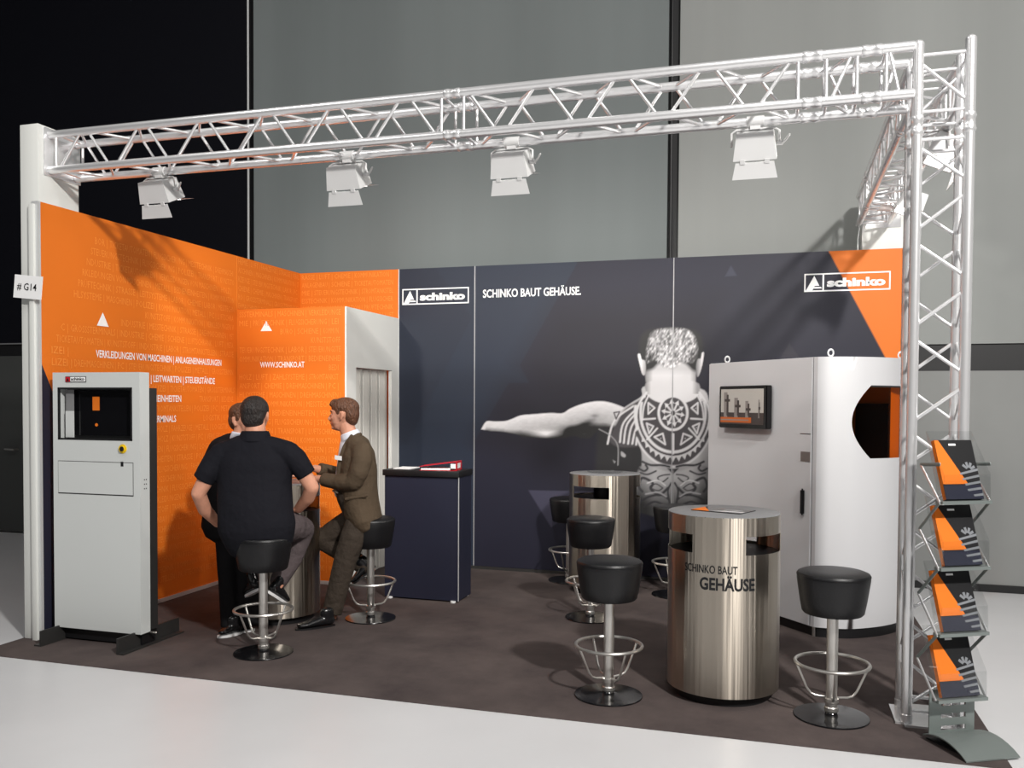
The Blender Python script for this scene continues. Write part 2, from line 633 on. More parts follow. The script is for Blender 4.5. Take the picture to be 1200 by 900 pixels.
# ---- the printed photograph on the back wall (flat print, colours per vertex of a fine grid)
def photo_px(X, Z):
    dx = X - CP.x; dy = (D - 0.001) - CP.y; dz = Z - CP.z
    w = dx * CF.x + dy * CF.y + dz * CF.z
    return (600 + FPX * (dx * CR.x + dy * CR.y + dz * CR.z) / w, CY - FPX * (dx * CU.x + dy * CU.y + dz * CU.z) / w)


def seg_dist(U, Vv, pts, closed=False):
    d = np.full(U.shape, 1e9)
    n = len(pts)
    for i in range(n if closed else n - 1):
        ax, ay = pts[i]; bx, by = pts[(i + 1) % n]
        ex, ey = bx - ax, by - ay
        L = ex * ex + ey * ey + 1e-9
        t = np.clip(((U - ax) * ex + (Vv - ay) * ey) / L, 0, 1)
        d = np.minimum(d, np.hypot(U - ax - t * ex, Vv - ay - t * ey))
    return d


def inside(U, Vv, pts):
    c = np.zeros(U.shape, bool)
    n = len(pts)
    for i in range(n):
        ax, ay = pts[i]; bx, by = pts[(i + 1) % n]
        if ay == by:
            continue
        c ^= ((ay > Vv) != (by > Vv)) & (U < (bx - ax) * (Vv - ay) / (by - ay) + ax)
    return c


def smooth_pts(pts, k=6, closed=False):
    out = []
    n = len(pts)
    for i in range(n if closed else n - 1):
        p0 = pts[(i - 1) % n] if closed or i > 0 else pts[0]
        p1 = pts[i]; p2 = pts[(i + 1) % n]
        p3 = pts[(i + 2) % n] if closed or i + 2 < n else pts[-1]
        for j in range(k):
            t = j / k
            out.append(tuple(0.5 * (2 * p1[m] + (p2[m] - p0[m]) * t + (2 * p0[m] - 5 * p1[m] + 4 * p2[m] - p3[m]) * t * t
                                    + (3 * p1[m] - p0[m] - 3 * p2[m] + p3[m]) * t ** 3) for m in (0, 1)))
    if not closed:
        out.append(pts[-1])
    return out


class Print:
    def __init__(s, U, Vv, base):
        s.U, s.V = U, Vv
        s.c = np.empty((U.size, 3)); s.c[:] = base

    def _box(s, pts, pad):
        xs = [q[0] for q in pts]; ys = [q[1] for q in pts]
        return np.where((s.U > min(xs) - pad) & (s.U < max(xs) + pad) & (s.V > min(ys) - pad) & (s.V < max(ys) + pad))[0]

    def _mix(s, i, a, col):
        a = a[:, None]
        col = np.asarray(col, float)
        if col.ndim == 1 and col.shape[0] == i.size and i.size != 3:
            col = np.repeat(col[:, None], 3, 1) * np.array([1, 0.985, 1.01])
        elif col.ndim == 0:
            col = col * np.array([1, 0.985, 1.01])
        s.c[i] = s.c[i] * (1 - a) + col * a

    def poly(s, pts, col, soft=0.7, alpha=1.0):
        i = s._box(pts, soft + 1)
        if not i.size:
            return
        u, v = s.U[i], s.V[i]
        d = seg_dist(u, v, pts, True)
        d = np.where(inside(u, v, pts), d, -d)
        a = np.clip(d / (2 * soft) + 0.5, 0, 1) * alpha
        s._mix(i, a, col(u, v) if callable(col) else col)

    def line(s, pts, w, col, soft=0.6, alpha=1.0):
        i = s._box(pts, w + soft + 1)
        if not i.size:
            return
        u, v = s.U[i], s.V[i]
        d = w / 2 - seg_dist(u, v, pts)
        a = np.clip(d / (2 * soft) + 0.5, 0, 1) * alpha
        s._mix(i, a, col(u, v) if callable(col) else col)


def L(x):
    """display grey 0..1 -> linear"""
    return np.power(np.asarray(x, float), 2.2)


def hash_noise(u, v, sc):
    q = np.sin(np.floor(u * sc) * 12.9898 + np.floor(v * sc) * 78.233) * 43758.5453
    return q - np.floor(q)


def vnoise(u, v, sx, sy):
    x = u * sx; y = v * sy
    x0 = np.floor(x); y0 = np.floor(y)
    fx = x - x0; fy = y - y0
    fx = fx * fx * (3 - 2 * fx); fy = fy * fy * (3 - 2 * fy)
    h = lambda a, b: (lambda q: q - np.floor(q))(np.sin(a * 12.9898 + b * 78.233) * 43758.5453)
    return (h(x0, y0) * (1 - fx) + h(x0 + 1, y0) * fx) * (1 - fy) + (h(x0, y0 + 1) * (1 - fx) + h(x0 + 1, y0 + 1) * fx) * fy


def paint_mural(U, Vv):
    navy = np.array(s2l((33, 33, 47)))
    blue = np.array(s2l((36, 43, 58)))
    dark = np.array(s2l((27, 25, 34)))
    P = Print(U, Vv, navy)
    # large facets of the background
    P.poly([(440, 280), (677, 280), (676, 309), (609.3, 428), (620, 448.5), (596, 449), (556, 517), (555, 700), (440, 700)], blue)
    P.poly([(650, 360), (840, 350), (840, 600), (700, 600), (560, 515), (597, 449), (620, 448.5), (609.3, 428)], dark, 22, 0.75)
    P.poly([(619, 574.5), (706, 576), (646, 618)], s2l((62, 61, 78)))
    P.poly([(849.5, 324), (863.5, 323), (856.5, 311)], s2l((54, 55, 70)))
    P.poly([(914, 420), (936, 418), (925, 402)], s2l((46, 44, 54)))
    P.poly([(553, 372), (478, 520), (468, 520), (468, 300), (500, 300)], s2l((33, 38, 52)), 1.0, 0.7)
    # orange corner of the right panel
    P.poly([(963.5, 280), (1075, 280), (1075, 480), (1070, 480)], (0.72, 0.168, 0.012), 0.45)

    # stretched arm
    arm_top = [(564, 503), (570, 494), (580, 494), (592, 493.5), (600, 491), (610, 487), (625, 485.5), (645, 484), (659, 484.3),
               (668, 479), (682, 473.5), (697, 470.5), (710, 470.8), (722, 474), (732, 478)]
    arm_bot = [(742, 486), (738, 500), (724, 503), (712, 501), (702, 502.5), (692, 513), (680, 513), (672, 511), (656, 514), (640, 513.5), (614, 512.5),
               (606, 509), (590, 506), (575, 505)]
    arm = smooth_pts(arm_top, 5) + smooth_pts(arm_bot, 5)

    def arm_col(u, v):
        top = np.interp(u, [q[0] for q in arm_top], [q[1] for q in arm_top])
        t = v - top
        g = 0.89 - 0.010 * t
        low = np.interp(u, [564, 590, 610, 640, 655, 665, 700, 735], [9, 12, 20, 27, 24, 22, 28, 28])
        g = g - 0.62 * np.clip((t - low + 4) / 9, 0, 1)
        g += 0.42 * np.exp(-(((u - 640) / 16) ** 2 + ((v - 509) / 4.5) ** 2))
        g += 0.30 * np.exp(-(((u - 684) / 8) ** 2 + ((v - 509) / 5) ** 2))
        g -= 0.32 * np.exp(-(((u - 668) / 13) ** 2 + ((v - 504) / 5) ** 2))
        g -= 0.34 * np.exp(-(((u - 687 - (v - 496) * -1.2) / 7) ** 2 + ((v - 496) / 5) ** 2))
        g -= 0.18 * np.exp(-(((u - 697) / 5) ** 2 + ((v - 487) / 2) ** 2))
        g += 0.04 * (vnoise(u, v, 0.3, 0.6) - 0.5)
        return L(np.clip(g, 0.16, 0.95))
    P.poly(arm, arm_col, 0.8)
    # shadowed flank below the shoulder
    P.poly([(700, 502), (735, 500), (760, 530), (752, 600), (696, 600)], L(0.175), 3, 0.85)
    # back
    back = smooth_pts([(758, 452), (752, 464), (740, 472), (729, 480), (722, 492), (735, 512), (750, 524), (752, 545), (749, 566), (745, 600),
                       (860, 600), (856, 540), (853, 490), (846, 478), (832, 471), (820, 455)], 5, True)

    def back_col(u, v):
        g = 0.74 - 0.16 * np.clip((v - 520) / 40, 0, 1) - 0.35 * np.clip((v - 545) / 50, 0, 1)
        g -= 0.25 * np.clip((np.abs(u - 790) - 30) / 25, 0, 1) * (v > 515)
        return L(np.clip(g, 0.2, 0.9))
    P.poly(back, back_col, 0.8)
    # head: neck skin, hair, ears
    neck = smooth_pts([(757.5, 425), (756.5, 445), (759, 458), (754, 466), (764, 471), (790, 474), (812, 471), (823, 466), (816, 456), (815.5, 440), (817, 425), (800, 420), (775, 420)], 5, True)

    def neck_col(u, v):
        g = 0.84 - 0.30 * np.clip((np.abs(u - 787) - 22) / 8, 0, 1) * np.clip((462 - v) / 10, 0, 1)
        g -= 0.1 * np.clip((440 - v) / 8, 0, 1)
        return L(np.clip(g, 0.35, 0.92))
    P.poly(neck, neck_col, 0.9)
    hair_dark_p = smooth_pts([(750, 432), (749, 410), (751, 394), (762, 386), (785, 384), (808, 385), (821, 393), (824, 410), (822, 432), (812, 434), (800, 425), (775, 425), (764, 433)], 5, True)
    P.poly(hair_dark_p, L(0.17), 2.2)
    hair = smooth_pts([(758, 424), (759, 405), (765, 389), (785, 385), (806, 387), (815, 398), (817, 410), (813, 424), (800, 424), (790, 431), (778, 430), (768, 422)], 5, True)

    def hair_col(u, v):
        k = vnoise(u + 0.35 * v, v, 0.62, 0.34)
        k2 = vnoise(u - 0.3 * v, v, 1.1, 0.5)
        g = 0.30 + 0.62 * k * (0.6 + 0.5 * k2)
        g -= 0.28 * np.exp(-(((u - 763) / 7) ** 2 + ((v - 421) / 8) ** 2)) + 0.25 * np.exp(-(((u - 812) / 7) ** 2 + ((v - 421) / 8) ** 2))
        g += 0.25 * np.exp(-(((u - 788) / 16) ** 2 + ((v - 428) / 6) ** 2))
        return L(np.clip(g, 0.14, 0.92))
    P.poly(hair, hair_col, 2.0)
    P.poly(smooth_pts([(747.3, 416), (750, 415), (752, 421), (756, 423), (757, 432), (755.5, 439.5), (752.5, 438), (750, 428)], 4, True), lambda u, v: L(np.clip(0.92 - 0.05 * np.abs(u - 750), 0.4, 0.92)), 0.6)
    P.poly(smooth_pts([(825, 414), (822.5, 413.5), (821, 420), (817.5, 421), (815.5, 430), (817, 441), (819.5, 439), (823, 427)], 4, True), lambda u, v: L(np.clip(0.90 - 0.06 * np.abs(u - 823), 0.35, 0.9)), 0.6)

    ink = L(0.29) * np.array([1.0, 0.92, 1.0])
    wht = L(0.84)
    cx, cy = 788.7, 484.0

    def ell(rx, ry, a0, a1, n=40, ox=0, oy=0):
        return [(cx + ox + rx * math.sin(rad(a0 + (a1 - a0) * i / n)), cy + oy + ry * math.cos(rad(a0 + (a1 - a0) * i / n))) for i in range(n + 1)]
    # shoulder cap of ink with fanned white feathers
    P.poly(smooth_pts([(757, 466), (742, 473), (731, 481), (722, 497), (714, 514), (722, 523), (740, 524), (750, 520), (748, 500), (752, 480)], 4, True), ink, 1.2)
    for (a, b, c_) in (((752, 474), (731, 495), (726.5, 518)), ((750, 480), (735, 497), (731, 519)), ((750, 486), (740, 500), (736, 520)),
                       ((750, 492), (744, 506), (741, 520)), ((751, 500), (747, 510), (745.5, 521)), ((742, 476), (720, 493), (712, 520))):
        P.line(smooth_pts([a, b, c_], 6), 2.0, wht, 0.8)
    P.line(smooth_pts([(702, 503), (716, 511), (724, 523), (724, 545)], 6), 1.0, L(0.6))
    P.line([(719.5, 483.5), (726, 482.5), (722, 491), (719.5, 483.5)], 1.6, ink)
    P.poly(smooth_pts([(728, 529), (733, 533), (732, 536), (728, 534)], 4, True), L(0.6))
    P.poly([(718, 539), (721.5, 541), (720, 543)], L(0.55))
    # collar plate: rings
    P.poly(ell(46, 54, -100, 100), wht, 0.8)
    P.poly(ell(42, 50.5, -104, 104), ink, 0.7)
    P.poly(ell(39.5, 47.5, -106, 106), wht, 0.7)
    P.poly(ell(36.5, 44, -108, 108), ink, 0.7)
    P.poly(ell(34.5, 41, -108, 108) + [(818, 462), (806, 471), (788, 474), (771, 471), (757, 462)], ink, 0.6)
    P.poly(smooth_pts([(758, 461), (768, 470), (788, 474), (809, 470), (819, 461), (814, 447), (761, 447)], 4, True), lambda u, v: L(np.clip(0.84 - 0.25 * np.clip((np.abs(u - 787) - 24) / 6, 0, 1) * (v < 462), 0.4, .9)), 0.8)
    P.line(smooth_pts([(750, 470), (766, 472.5), (788, 474.5)], 5), 1.0, ink, 0.5, 0.5)
    # white strokes framing the neck
    for sgn in (-1, 1):
        X = lambda x: cx + sgn * x
        P.line(smooth_pts([(X(31), 460), (X(40), 474), (X(43), 490), (X(40), 512)], 6), 2.4, wht, 0.7)
        P.line(smooth_pts([(X(28.5), 463), (X(34), 476), (X(36), 492)], 6), 1.8, wht, 0.6)
        # rays and hollow triangles
        P.line([(X(21), 490.5), (X(36), 491.5)], 2.0, wht)
        P.line([(X(18.5), 502), (X(30.5), 515)], 2.0, wht)
        for tri in (((29, 472), (21.5, 478), (29, 485)), ((31, 496), (23, 499.5), (28, 508)), ((9, 521), (22, 512), (12, 508))):
            q = [(X(a), b) for a, b in tri]
            P.line(q + [q[0]], 1.9, wht, 0.6)
            P.line([((q[0][0] + q[1][0] + q[2][0]) / 3, (q[0][1] + q[1][1] + q[2][1]) / 3)] * 2, 1.0, wht)
    P.line([(cx, 509), (cx, 531)], 3.0, L(0.85))
    # medallion
    P.poly(ell(18.3, 21.2, -180, 180, 60), wht, 0.6)
    P.poly(ell(15.3, 18.2, -180, 180, 60), ink, 0.6)
    for k in range(10):
        a = 2 * math.pi * k / 10 + 0.15
        dx, dy = math.sin(a), math.cos(a) * 1.18
        P.line([(cx + 3 * dx, cy + 3 * dy), (cx + 10.5 * dx, cy + 10.5 * dy)], 2.0, wht, 0.6)
        px_, py_ = math.cos(a), -math.sin(a)
        P.poly([(cx + 14 * dx, cy + 14 * dy), (cx + 9.5 * dx + 3 * px_, cy + 9.5 * dy + 3 * py_), (cx + 9.5 * dx - 3 * px_, cy + 9.5 * dy - 3 * py_)], wht, 0.5)
    P.poly(ell(2.6, 3, -180, 180, 16), ink, 0.5)
    # saw-tooth band
    P.poly(ell(48, 61, -68, 68) + ell(44, 52, 68, -68), ink, 0.8)
    for k in range(13):
        a = rad(-54 + 9 * k)
        f = lambda rx, ry, da: (cx + rx * math.sin(a + da), cy + ry * math.cos(a + da))
        P.poly([f(42, 50.5, -0.085), f(42, 50.5, 0.085), f(45.5, 57.5, 0)], L(0.8), 0.5)
    P.line(ell(48, 63, -62, 62), 2.2, L(0.8), 0.8)
    # lower back: mirrored mask of curls
    P.poly(smooth_pts([(750, 547), (788, 553), (828, 547), (832, 600), (748, 600)], 4, True), lambda u, v: L(np.clip(0.66 - 0.35 * np.clip((v - 560) / 35, 0, 1) - 0.2 * np.clip((np.abs(u - cx) - 22) / 18, 0, 1), 0.2, 0.7)), 1.5)
    ink2 = L(0.22) * np.array([1, 0.97, 1.1])
    for sgn in (-1, 1):
        X = lambda x: cx + sgn * x
        cur = lambda pts: smooth_pts([(X(a), b) for a, b in pts], 6)
        P.line(cur([(4, 547), (14, 545), (26, 545), (36, 541)]), 2.6, ink2)
        P.line(cur([(40, 549), (34, 552), (30, 549), (32, 545)]), 2.4, ink2)
        P.line(cur([(4, 556), (12, 557), (18, 560), (13, 565), (6, 560)]), 1.6, ink2)
        P.line(cur([(6, 572), (16, 580), (26, 573), (24, 566), (36, 560), (40, 570), (36, 576)]), 3.0, ink2)
        P.line(cur([(12, 572), (20, 567), (27, 571), (18, 575), (12, 572)]), 1.4, ink2)
        P.line(cur([(5, 585), (14, 580), (28, 582), (38, 588)]), 2.6, ink2)
        P.line(cur([(10, 592), (22, 588), (34, 594)]), 2.4, ink2)
        P.line(cur([(2, 566), (6, 575), (4, 590)]), 2.2, ink2)
        P.line(cur([(20, 552), (30, 556), (38, 554)]), 2.0, ink2)
        P.line(cur([(9, 569), (18, 563), (30, 566)]), 1.4, L(0.78))
        P.line(cur([(8, 582), (18, 577), (32, 579)]), 1.6, L(0.62))
        P.poly([(X(0), 550), (X(7), 548.5), (X(0), 556)], ink2, 0.5)
    P.line([(cx, 552), (cx, 600)], 1.2, L(0.55), 0.8)
    return np.clip(P.c, 0, 1)


def mural_panel(x0, x1, step):
    nx = int((x1 - x0) / step) + 1
    nz = int((H - 0.03) / step) + 1
    xs = np.linspace(x0, x1, nx); zs = np.linspace(0.03, H, nz)
    X, Z = np.meshgrid(xs, zs)
    X = X.ravel(); Z = Z.ravel()
    U, Vv = photo_px(X, Z)
    c = paint_mural(U, Vv)
    n = X.size
    co = np.empty((n * 1, 3)); co[:, 0] = X; co[:, 1] = D; co[:, 2] = Z
    i = np.arange((nz - 1) * (nx - 1))
    r, q = np.divmod(i, nx - 1)
    a = r * nx + q
    quads = np.stack([a, a + 1, a + nx + 1, a + nx], 1)
    # thickness: back rim
    rim = [(x0, D + T, 0.03), (x1, D + T, 0.03), (x1, D + T, H), (x0, D + T, H)]
    crn = [0, nx - 1, nz * nx - 1, (nz - 1) * nx]
    allco = np.vstack([co, rim])
    faces = quads.tolist()
    b = n
    faces += [[crn[1], crn[0], b, b + 1], [crn[2], crn[1], b + 1, b + 2], [crn[3], crn[2], b + 2, b + 3], [crn[0], crn[3], b + 3, b], [b + 1, b, b + 3, b + 2]]
    me = bpy.data.meshes.new('wall_panel')
    me.from_pydata(allco.tolist(), [], faces)
    at_ = me.attributes.new('print', 'FLOAT_COLOR', 'POINT')
    cc = np.ones((n + 4, 4)); cc[:n, :3] = c; cc[n:, :3] = c[:1]
    at_.data.foreach_set('color', cc.ravel())
    return obj('wall_panel', me, 'mural_print', bw)


mural_panel(XS + 0.004, W - 0.006, 0.02)
mural_panel(W + 0.004, 2 * W - 0.005, 0.0075)
mural_panel(2 * W + 0.003, 3 * W, 0.0075)


def logo(bm, fn, w, h, mi=0, t=None):
    """framed emblem with a triangle and the word mark; fn maps (x, z) to the surface"""
    t = t or h * 0.075

    def quad(x0, x1, z0, z1):
        f = bm.faces.new([bm.verts.new(V(fn(a, b))) for a, b in ((x0, z0), (x1, z0), (x1, z1), (x0, z1))])
        f.material_index = mi
    quad(0, w, 0, t); quad(0, w, h - t, h); quad(0, t, t, h - t); quad(w - t, w, t, h - t)
    sx = w * 0.225
    quad(sx - t * 0.6, sx + t * 0.6, t, h - t)

    def polyg(ps):
        f = bm.faces.new([bm.verts.new(V(fn(a, b))) for a, b in ps])
        f.material_index = mi
    # triangle with a step cut out of its foot
    apx = w * 0.118
    polyg([(t * 1.2, t), (sx * 0.42, t), (sx * 0.50, h * 0.17), (sx * 0.55, h * 0.30), (apx, h * 0.88)])
    polyg([(sx * 0.55, h * 0.32), (sx * 0.80, h * 0.32), (apx, h * 0.88)])
    polyg([(sx * 0.52, h * 0.17), (sx * 0.93, h * 0.17), (sx * 0.88, h * 0.26), (sx * 0.54, h * 0.26)])
    put_text(bm, 'schinko', w * 0.675, h * 0.42, lambda a, b: fn(w * 0.268 + a, h * 0.27 + b), 0.05, 3, mi)


bm = bmesh.new()
logo(bm, lambda a, b: (1.166 + a, D - E, 2.637 + b), 0.715, 0.16)
obj('logo', bm, 'white_print', bw)
bm = bmesh.new()
logo(bm, lambda a, b: (5.033 + a, D - E, 2.648 + b), 0.708, 0.16)
obj('logo', bm, 'white_print', bw)
bm = bmesh.new()
put_text(bm, 'SCHINKO BAUT GEHÄUSE.', 0.985, 0.075, lambda a, b: (2.028 + a, D - E, 2.687 + b), 0.022, 3)
obj('white_lettering', bm, 'white_print', bw)

# ------------------------------------------------------------------ storage cabin in the corner
cab = thing('storage_cabin', 'low orange-fronted storage cabin with white door side in the corner', 'cabin', (0, 0, 0))
CH = 2.502
boxo('front_panel', (0.006, XS - 0.012, D1 - 0.004, D1 + T, 0.03, CH), 'orange', cab)
boxo('floor_profile', (0.006, XS, D1 - 0.012, D1 + T, 0.0, 0.03), 'profile', cab)
boxo('corner_profile', (XS - 0.012, XS + 0.004, D1 - 0.008, D1 + T, 0.0, CH), 'white_board', cab)
bm = bmesh.new()
y0, y1, dz = 2.464, 3.256, 1.968
box(bm, XS - T, XS, D1 + T, y0, 0, CH)
box(bm, XS - T, XS, y1, D - 0.003, 0, CH)
box(bm, XS - T, XS, y0, y1, dz, CH)
obj('side_panel', bm, 'white_board', cab)
dfr = boxo('door_frame', (XS - 0.03, XS + 0.006, y1 - 0.03, y1 + 0.035, 0, dz - 0.004), 'white_board', cab)
door = boxo('door', (XS - 0.10, XS - 0.07, y0 - 0.02, y1 + 0.02, 0.01, dz + 0.02), 'folding_door', cab)
nsl = 9
for i in range(nsl):
    a = y0 + (y1 - y0) * i / nsl
    b = y0 + (y1 - y0) * (i + 1) / nsl
    bm = bmesh.new()
    prism(bm, [(XS - 0.07, a + 0.004, 0.01), (XS - 0.05 - 0.012 * (i % 2), a + 0.008, 0.01), (XS - 0.062 + 0.012 * (i % 2), b - 0.008, 0.01), (XS - 0.07, b - 0.004, 0.01)], (0, 0, dz - 0.012))
    obj('slat', bm, 'folding_door', door)
bm = bmesh.new()
k = 0
while True:
    z = 2.43 - 0.0825 * k
    if z < 0.1:
        break
    skip = None
    if 2.17 < z < 2.33:
        skip = [(0.22, 0.42)]
    elif abs(z - 1.96) < 0.05:
        skip = [(0.2, 0.76)]
    tone_row(bm, lambda a, b: (a, D1 - 0.004 - E, b), 0.03, XS - 0.03, z, 0.05, skip)
    k += 1
obj('tone_lettering', bm, 'orange_print', cab)
bm = bmesh.new()
put_text(bm, 'WWW.SCHINKO.AT', 0.46, 0.05, lambda a, b: (0.249 + a, D1 - 0.004 - E, 1.964 + b), 0.018)
obj('white_lettering', bm, 'white_print', cab)
bm = bmesh.new()
bm.faces.new([bm.verts.new((x, D1 - 0.004 - E, z)) for x, z in ((0.254, 2.298), (0.375, 2.298), (0.314, 2.392))])
obj('white_triangle', bm, 'white_print', cab)

# ------------------------------------------------------------------ pillars and the stand number
pl = thing('pillar', 'white square pillar at the left front carrying the truss', 'pillar', (-0.08, 0.16, 0))
boxo('shaft', (-0.075, 0.079, -0.17, 0.19, 0, 3.525), 'pillar_white', pl, 0.003)
boxo('cable_cover', (0.02, 0.062, -0.20, -0.165, 0, 2.98), 'pillar_white', pl, 0.003)
boxo('mounting_plate', (0.079, 0.088, -0.13, 0.20, 3.19, 3.515), 'aluminium', pl, 0.002)
pr = thing('pillar', 'white square pillar behind the right end of the mural wall', 'pillar', (5.68, 3.6, 0))
boxo('shaft', (-0.172, 0.17, -0.145, 0.03, 0, 3.535), 'pillar_white', pr, 0.003)
boxo('mounting_plate', (-0.14, 0.14, -0.153, -0.145, 3.19, 3.515), 'aluminium', pr, 0.002)
bm = bmesh.new()
tube(bm, [(5.50, 3.44, 3.3), (5.475, 3.45, 3.1), (5.48, 3.46, 2.9)], [0.006] * 3, 6)
tag(obj('cable', bm, 'profile', None, True), 'thin pale cable hanging beside the right pillar', 'cable')
sg = thing('stand_sign', 'white square paper sign reading # G14 on the left pillar', 'sign', (-0.052, -0.052, 2.415))
bm = bmesh.new()
box(bm, -0.118, 0.118, -0.004, 0, -0.078, 0.078)
obj('sheet', bm, 'white_print', sg)
bm = bmesh.new()
put_text(bm, '# G14', 0.165, 0.046, lambda a, b: (-0.09 + a, -0.0065, -0.022 + b), 0.004)
obj('lettering', bm, 'black', sg)
sg.rotation_euler = (0, rad(6), 0)
# ------------------------------------------------------------------ truss
def rod_mesh(name, r, seg, m):
    bm = bmesh.new()
    tube(bm, [(0, 0, 0), (0, 0, 1)], [r, r], seg, round_caps=False)
    me = bpy.data.meshes.new(name)
    bm.to_mesh(me); bm.free()
    me.polygons.foreach_set('use_smooth', [True] * len(me.polygons))
    me.set_sharp_from_angle(angle=rad(40))
    me.materials.append(MATS[m])
    return me


CHORD = rod_mesh('chord', 0.027, 20, 'aluminium')
BRACE = rod_mesh('brace', 0.0095, 10, 'aluminium')


def coupler_mesh():
    bm = bmesh.new()
    lathe(bm, [(0.0275, 0), (0.0305, 0.004), (0.0305, 0.030), (0.028, 0.034), (0.028, 0.066), (0.0305, 0.070), (0.0305, 0.096), (0.0275, 0.10)], 20)
    for z in (0.018, 0.083):
        tube(bm, [(-0.032, 0, z), (0.032, 0, z)], [0.0045, 0.0045], 8, round_caps=False)
    me = bpy.data.meshes.new('coupler')
    bm.to_mesh(me); bm.free()
    me.polygons.foreach_set('use_smooth', [True] * len(me.polygons))
    me.set_sharp_from_angle(angle=rad(40))
    me.materials.append(MATS['aluminium'])
    return me


COUP = coupler_mesh()


def rod(name, me, a, b, parent, fixed=False):
    a, b = V(a), V(b)
    d = b - a
    o = bpy.data.objects.new(name, me)
    COL.objects.link(o)
    o.parent = parent
    o.location = a
    o.rotation_mode = 'QUATERNION'
    o.rotation_quaternion = d.to_track_quat('Z', 'Y')
    o.scale = (1, 1, 1 if fixed else d.length)
    return o


def truss(parent, A, ax, e1, e2, length, cuts, phase=0.0, half=0.235, ends=(True, True)):
    """square truss: A = corner chord start; ax unit axis; e1, e2 = 0.24 m sides; cuts = coupler positions"""
    A = V(A); ax = V(ax); e1 = V(e1); e2 = V(e2)
    corners = [A, A + e1, A + e1 + e2, A + e2]
    marks = [0.0] + list(cuts) + [length]
    for c in corners:
        for a, b in zip(marks, marks[1:]):
            rod('chord', CHORD, c + ax * (a + 0.0), c + ax * b, parent)
        for q in cuts:
            rod('coupler', COUP, c + ax * (q - 0.05), c + ax * (q + 0.05), parent, True)
    for fi in range(4):
        c0, c1 = corners[fi], corners[(fi + 1) % 4]
        for si, (a, b) in enumerate(zip(marks, marks[1:])):
            s = a + (0.07 if a > 0 else 0.055)
            e = b - (0.07 if b < length else 0.055)
            if (a > 0 or ends[0]):
                rod('brace', BRACE, c0 + ax * s, c1 + ax * s, parent)
            if (b < length or ends[1]) and e - s > 0.1:
                rod('brace', BRACE, c0 + ax * e, c1 + ax * e, parent)
            n = max(1, round((e - s) / half))
            st = (e - s) / n
            for k in range(n):
                up = (k + fi + si) % 2 == 0
                p0, p1 = (c0, c1) if up else (c1, c0)
                g = 0.03 * min(1, st / 0.2)
                rod('brace', BRACE, p0 + ax * (s + st * k + g), p1 + ax * (s + st * (k + 1) - g), parent)


g = 'truss frame over the booth'
t1 = thing('truss', 'long silver square truss spanning the booth front', 'truss', (0, 0.08, 3.23), 0, g)
truss(t1, (0.01, 0, 0), (1, 0, 0), (0, 0, 0.24), (0, 0.24, 0), 5.45, (2.95, 4.96, 5.25), ends=(True, False))
t2 = thing('truss', 'silver truss column standing upright at the right front corner', 'truss', (5.48, 0.08, 0), 0, g)
truss(t2, (0, 0, 0.015), (0, 0, 1), (0.24, 0, 0), (0, 0.24, 0), 3.46, (3.05,))
for c in ((0, 0), (0.24, 0), (0, 0.24), (0.24, 0.24)):
    bm = bmesh.new()
    ball(bm, (c[0], c[1], 3.475), (0.0275, 0.0275, 0.024), 14)
    obj('end_cap', bm, 'aluminium', t2, True)
bm = bmesh.new()
box(bm, -0.055, 0.30, -0.06, 0.30, 0.0, 0.012)
bmesh.ops.bevel(bm, geom=[e for e in bm.edges if abs(e.verts[0].co.z - e.verts[1].co.z) > 0.005], offset=0.04, segments=5, affect='EDGES')
obj('base_plate', bm, 'aluminium', t2)
for c in ((0, 0), (0.24, 0), (0, 0.24), (0.24, 0.24)):
    bm = bmesh.new()
    lathe(bm, [(0.03, 0.012), (0.03, 0.05), (0.0262, 0.055), (0.0262, 0.09)], 20)
    o = obj('socket', bm, 'aluminium', t2, True)
    o.location = (c[0], c[1], 0)
t3 = thing('truss', 'silver truss running back along the right side of the booth', 'truss', (5.48, 0.345, 3.23), 0, g)
truss(t3, (0, 0, 0), (0, 1, 0), (0, 0, 0.24), (0.24, 0, 0), 3.10, (0.35, 2.35), ends=(False, True))

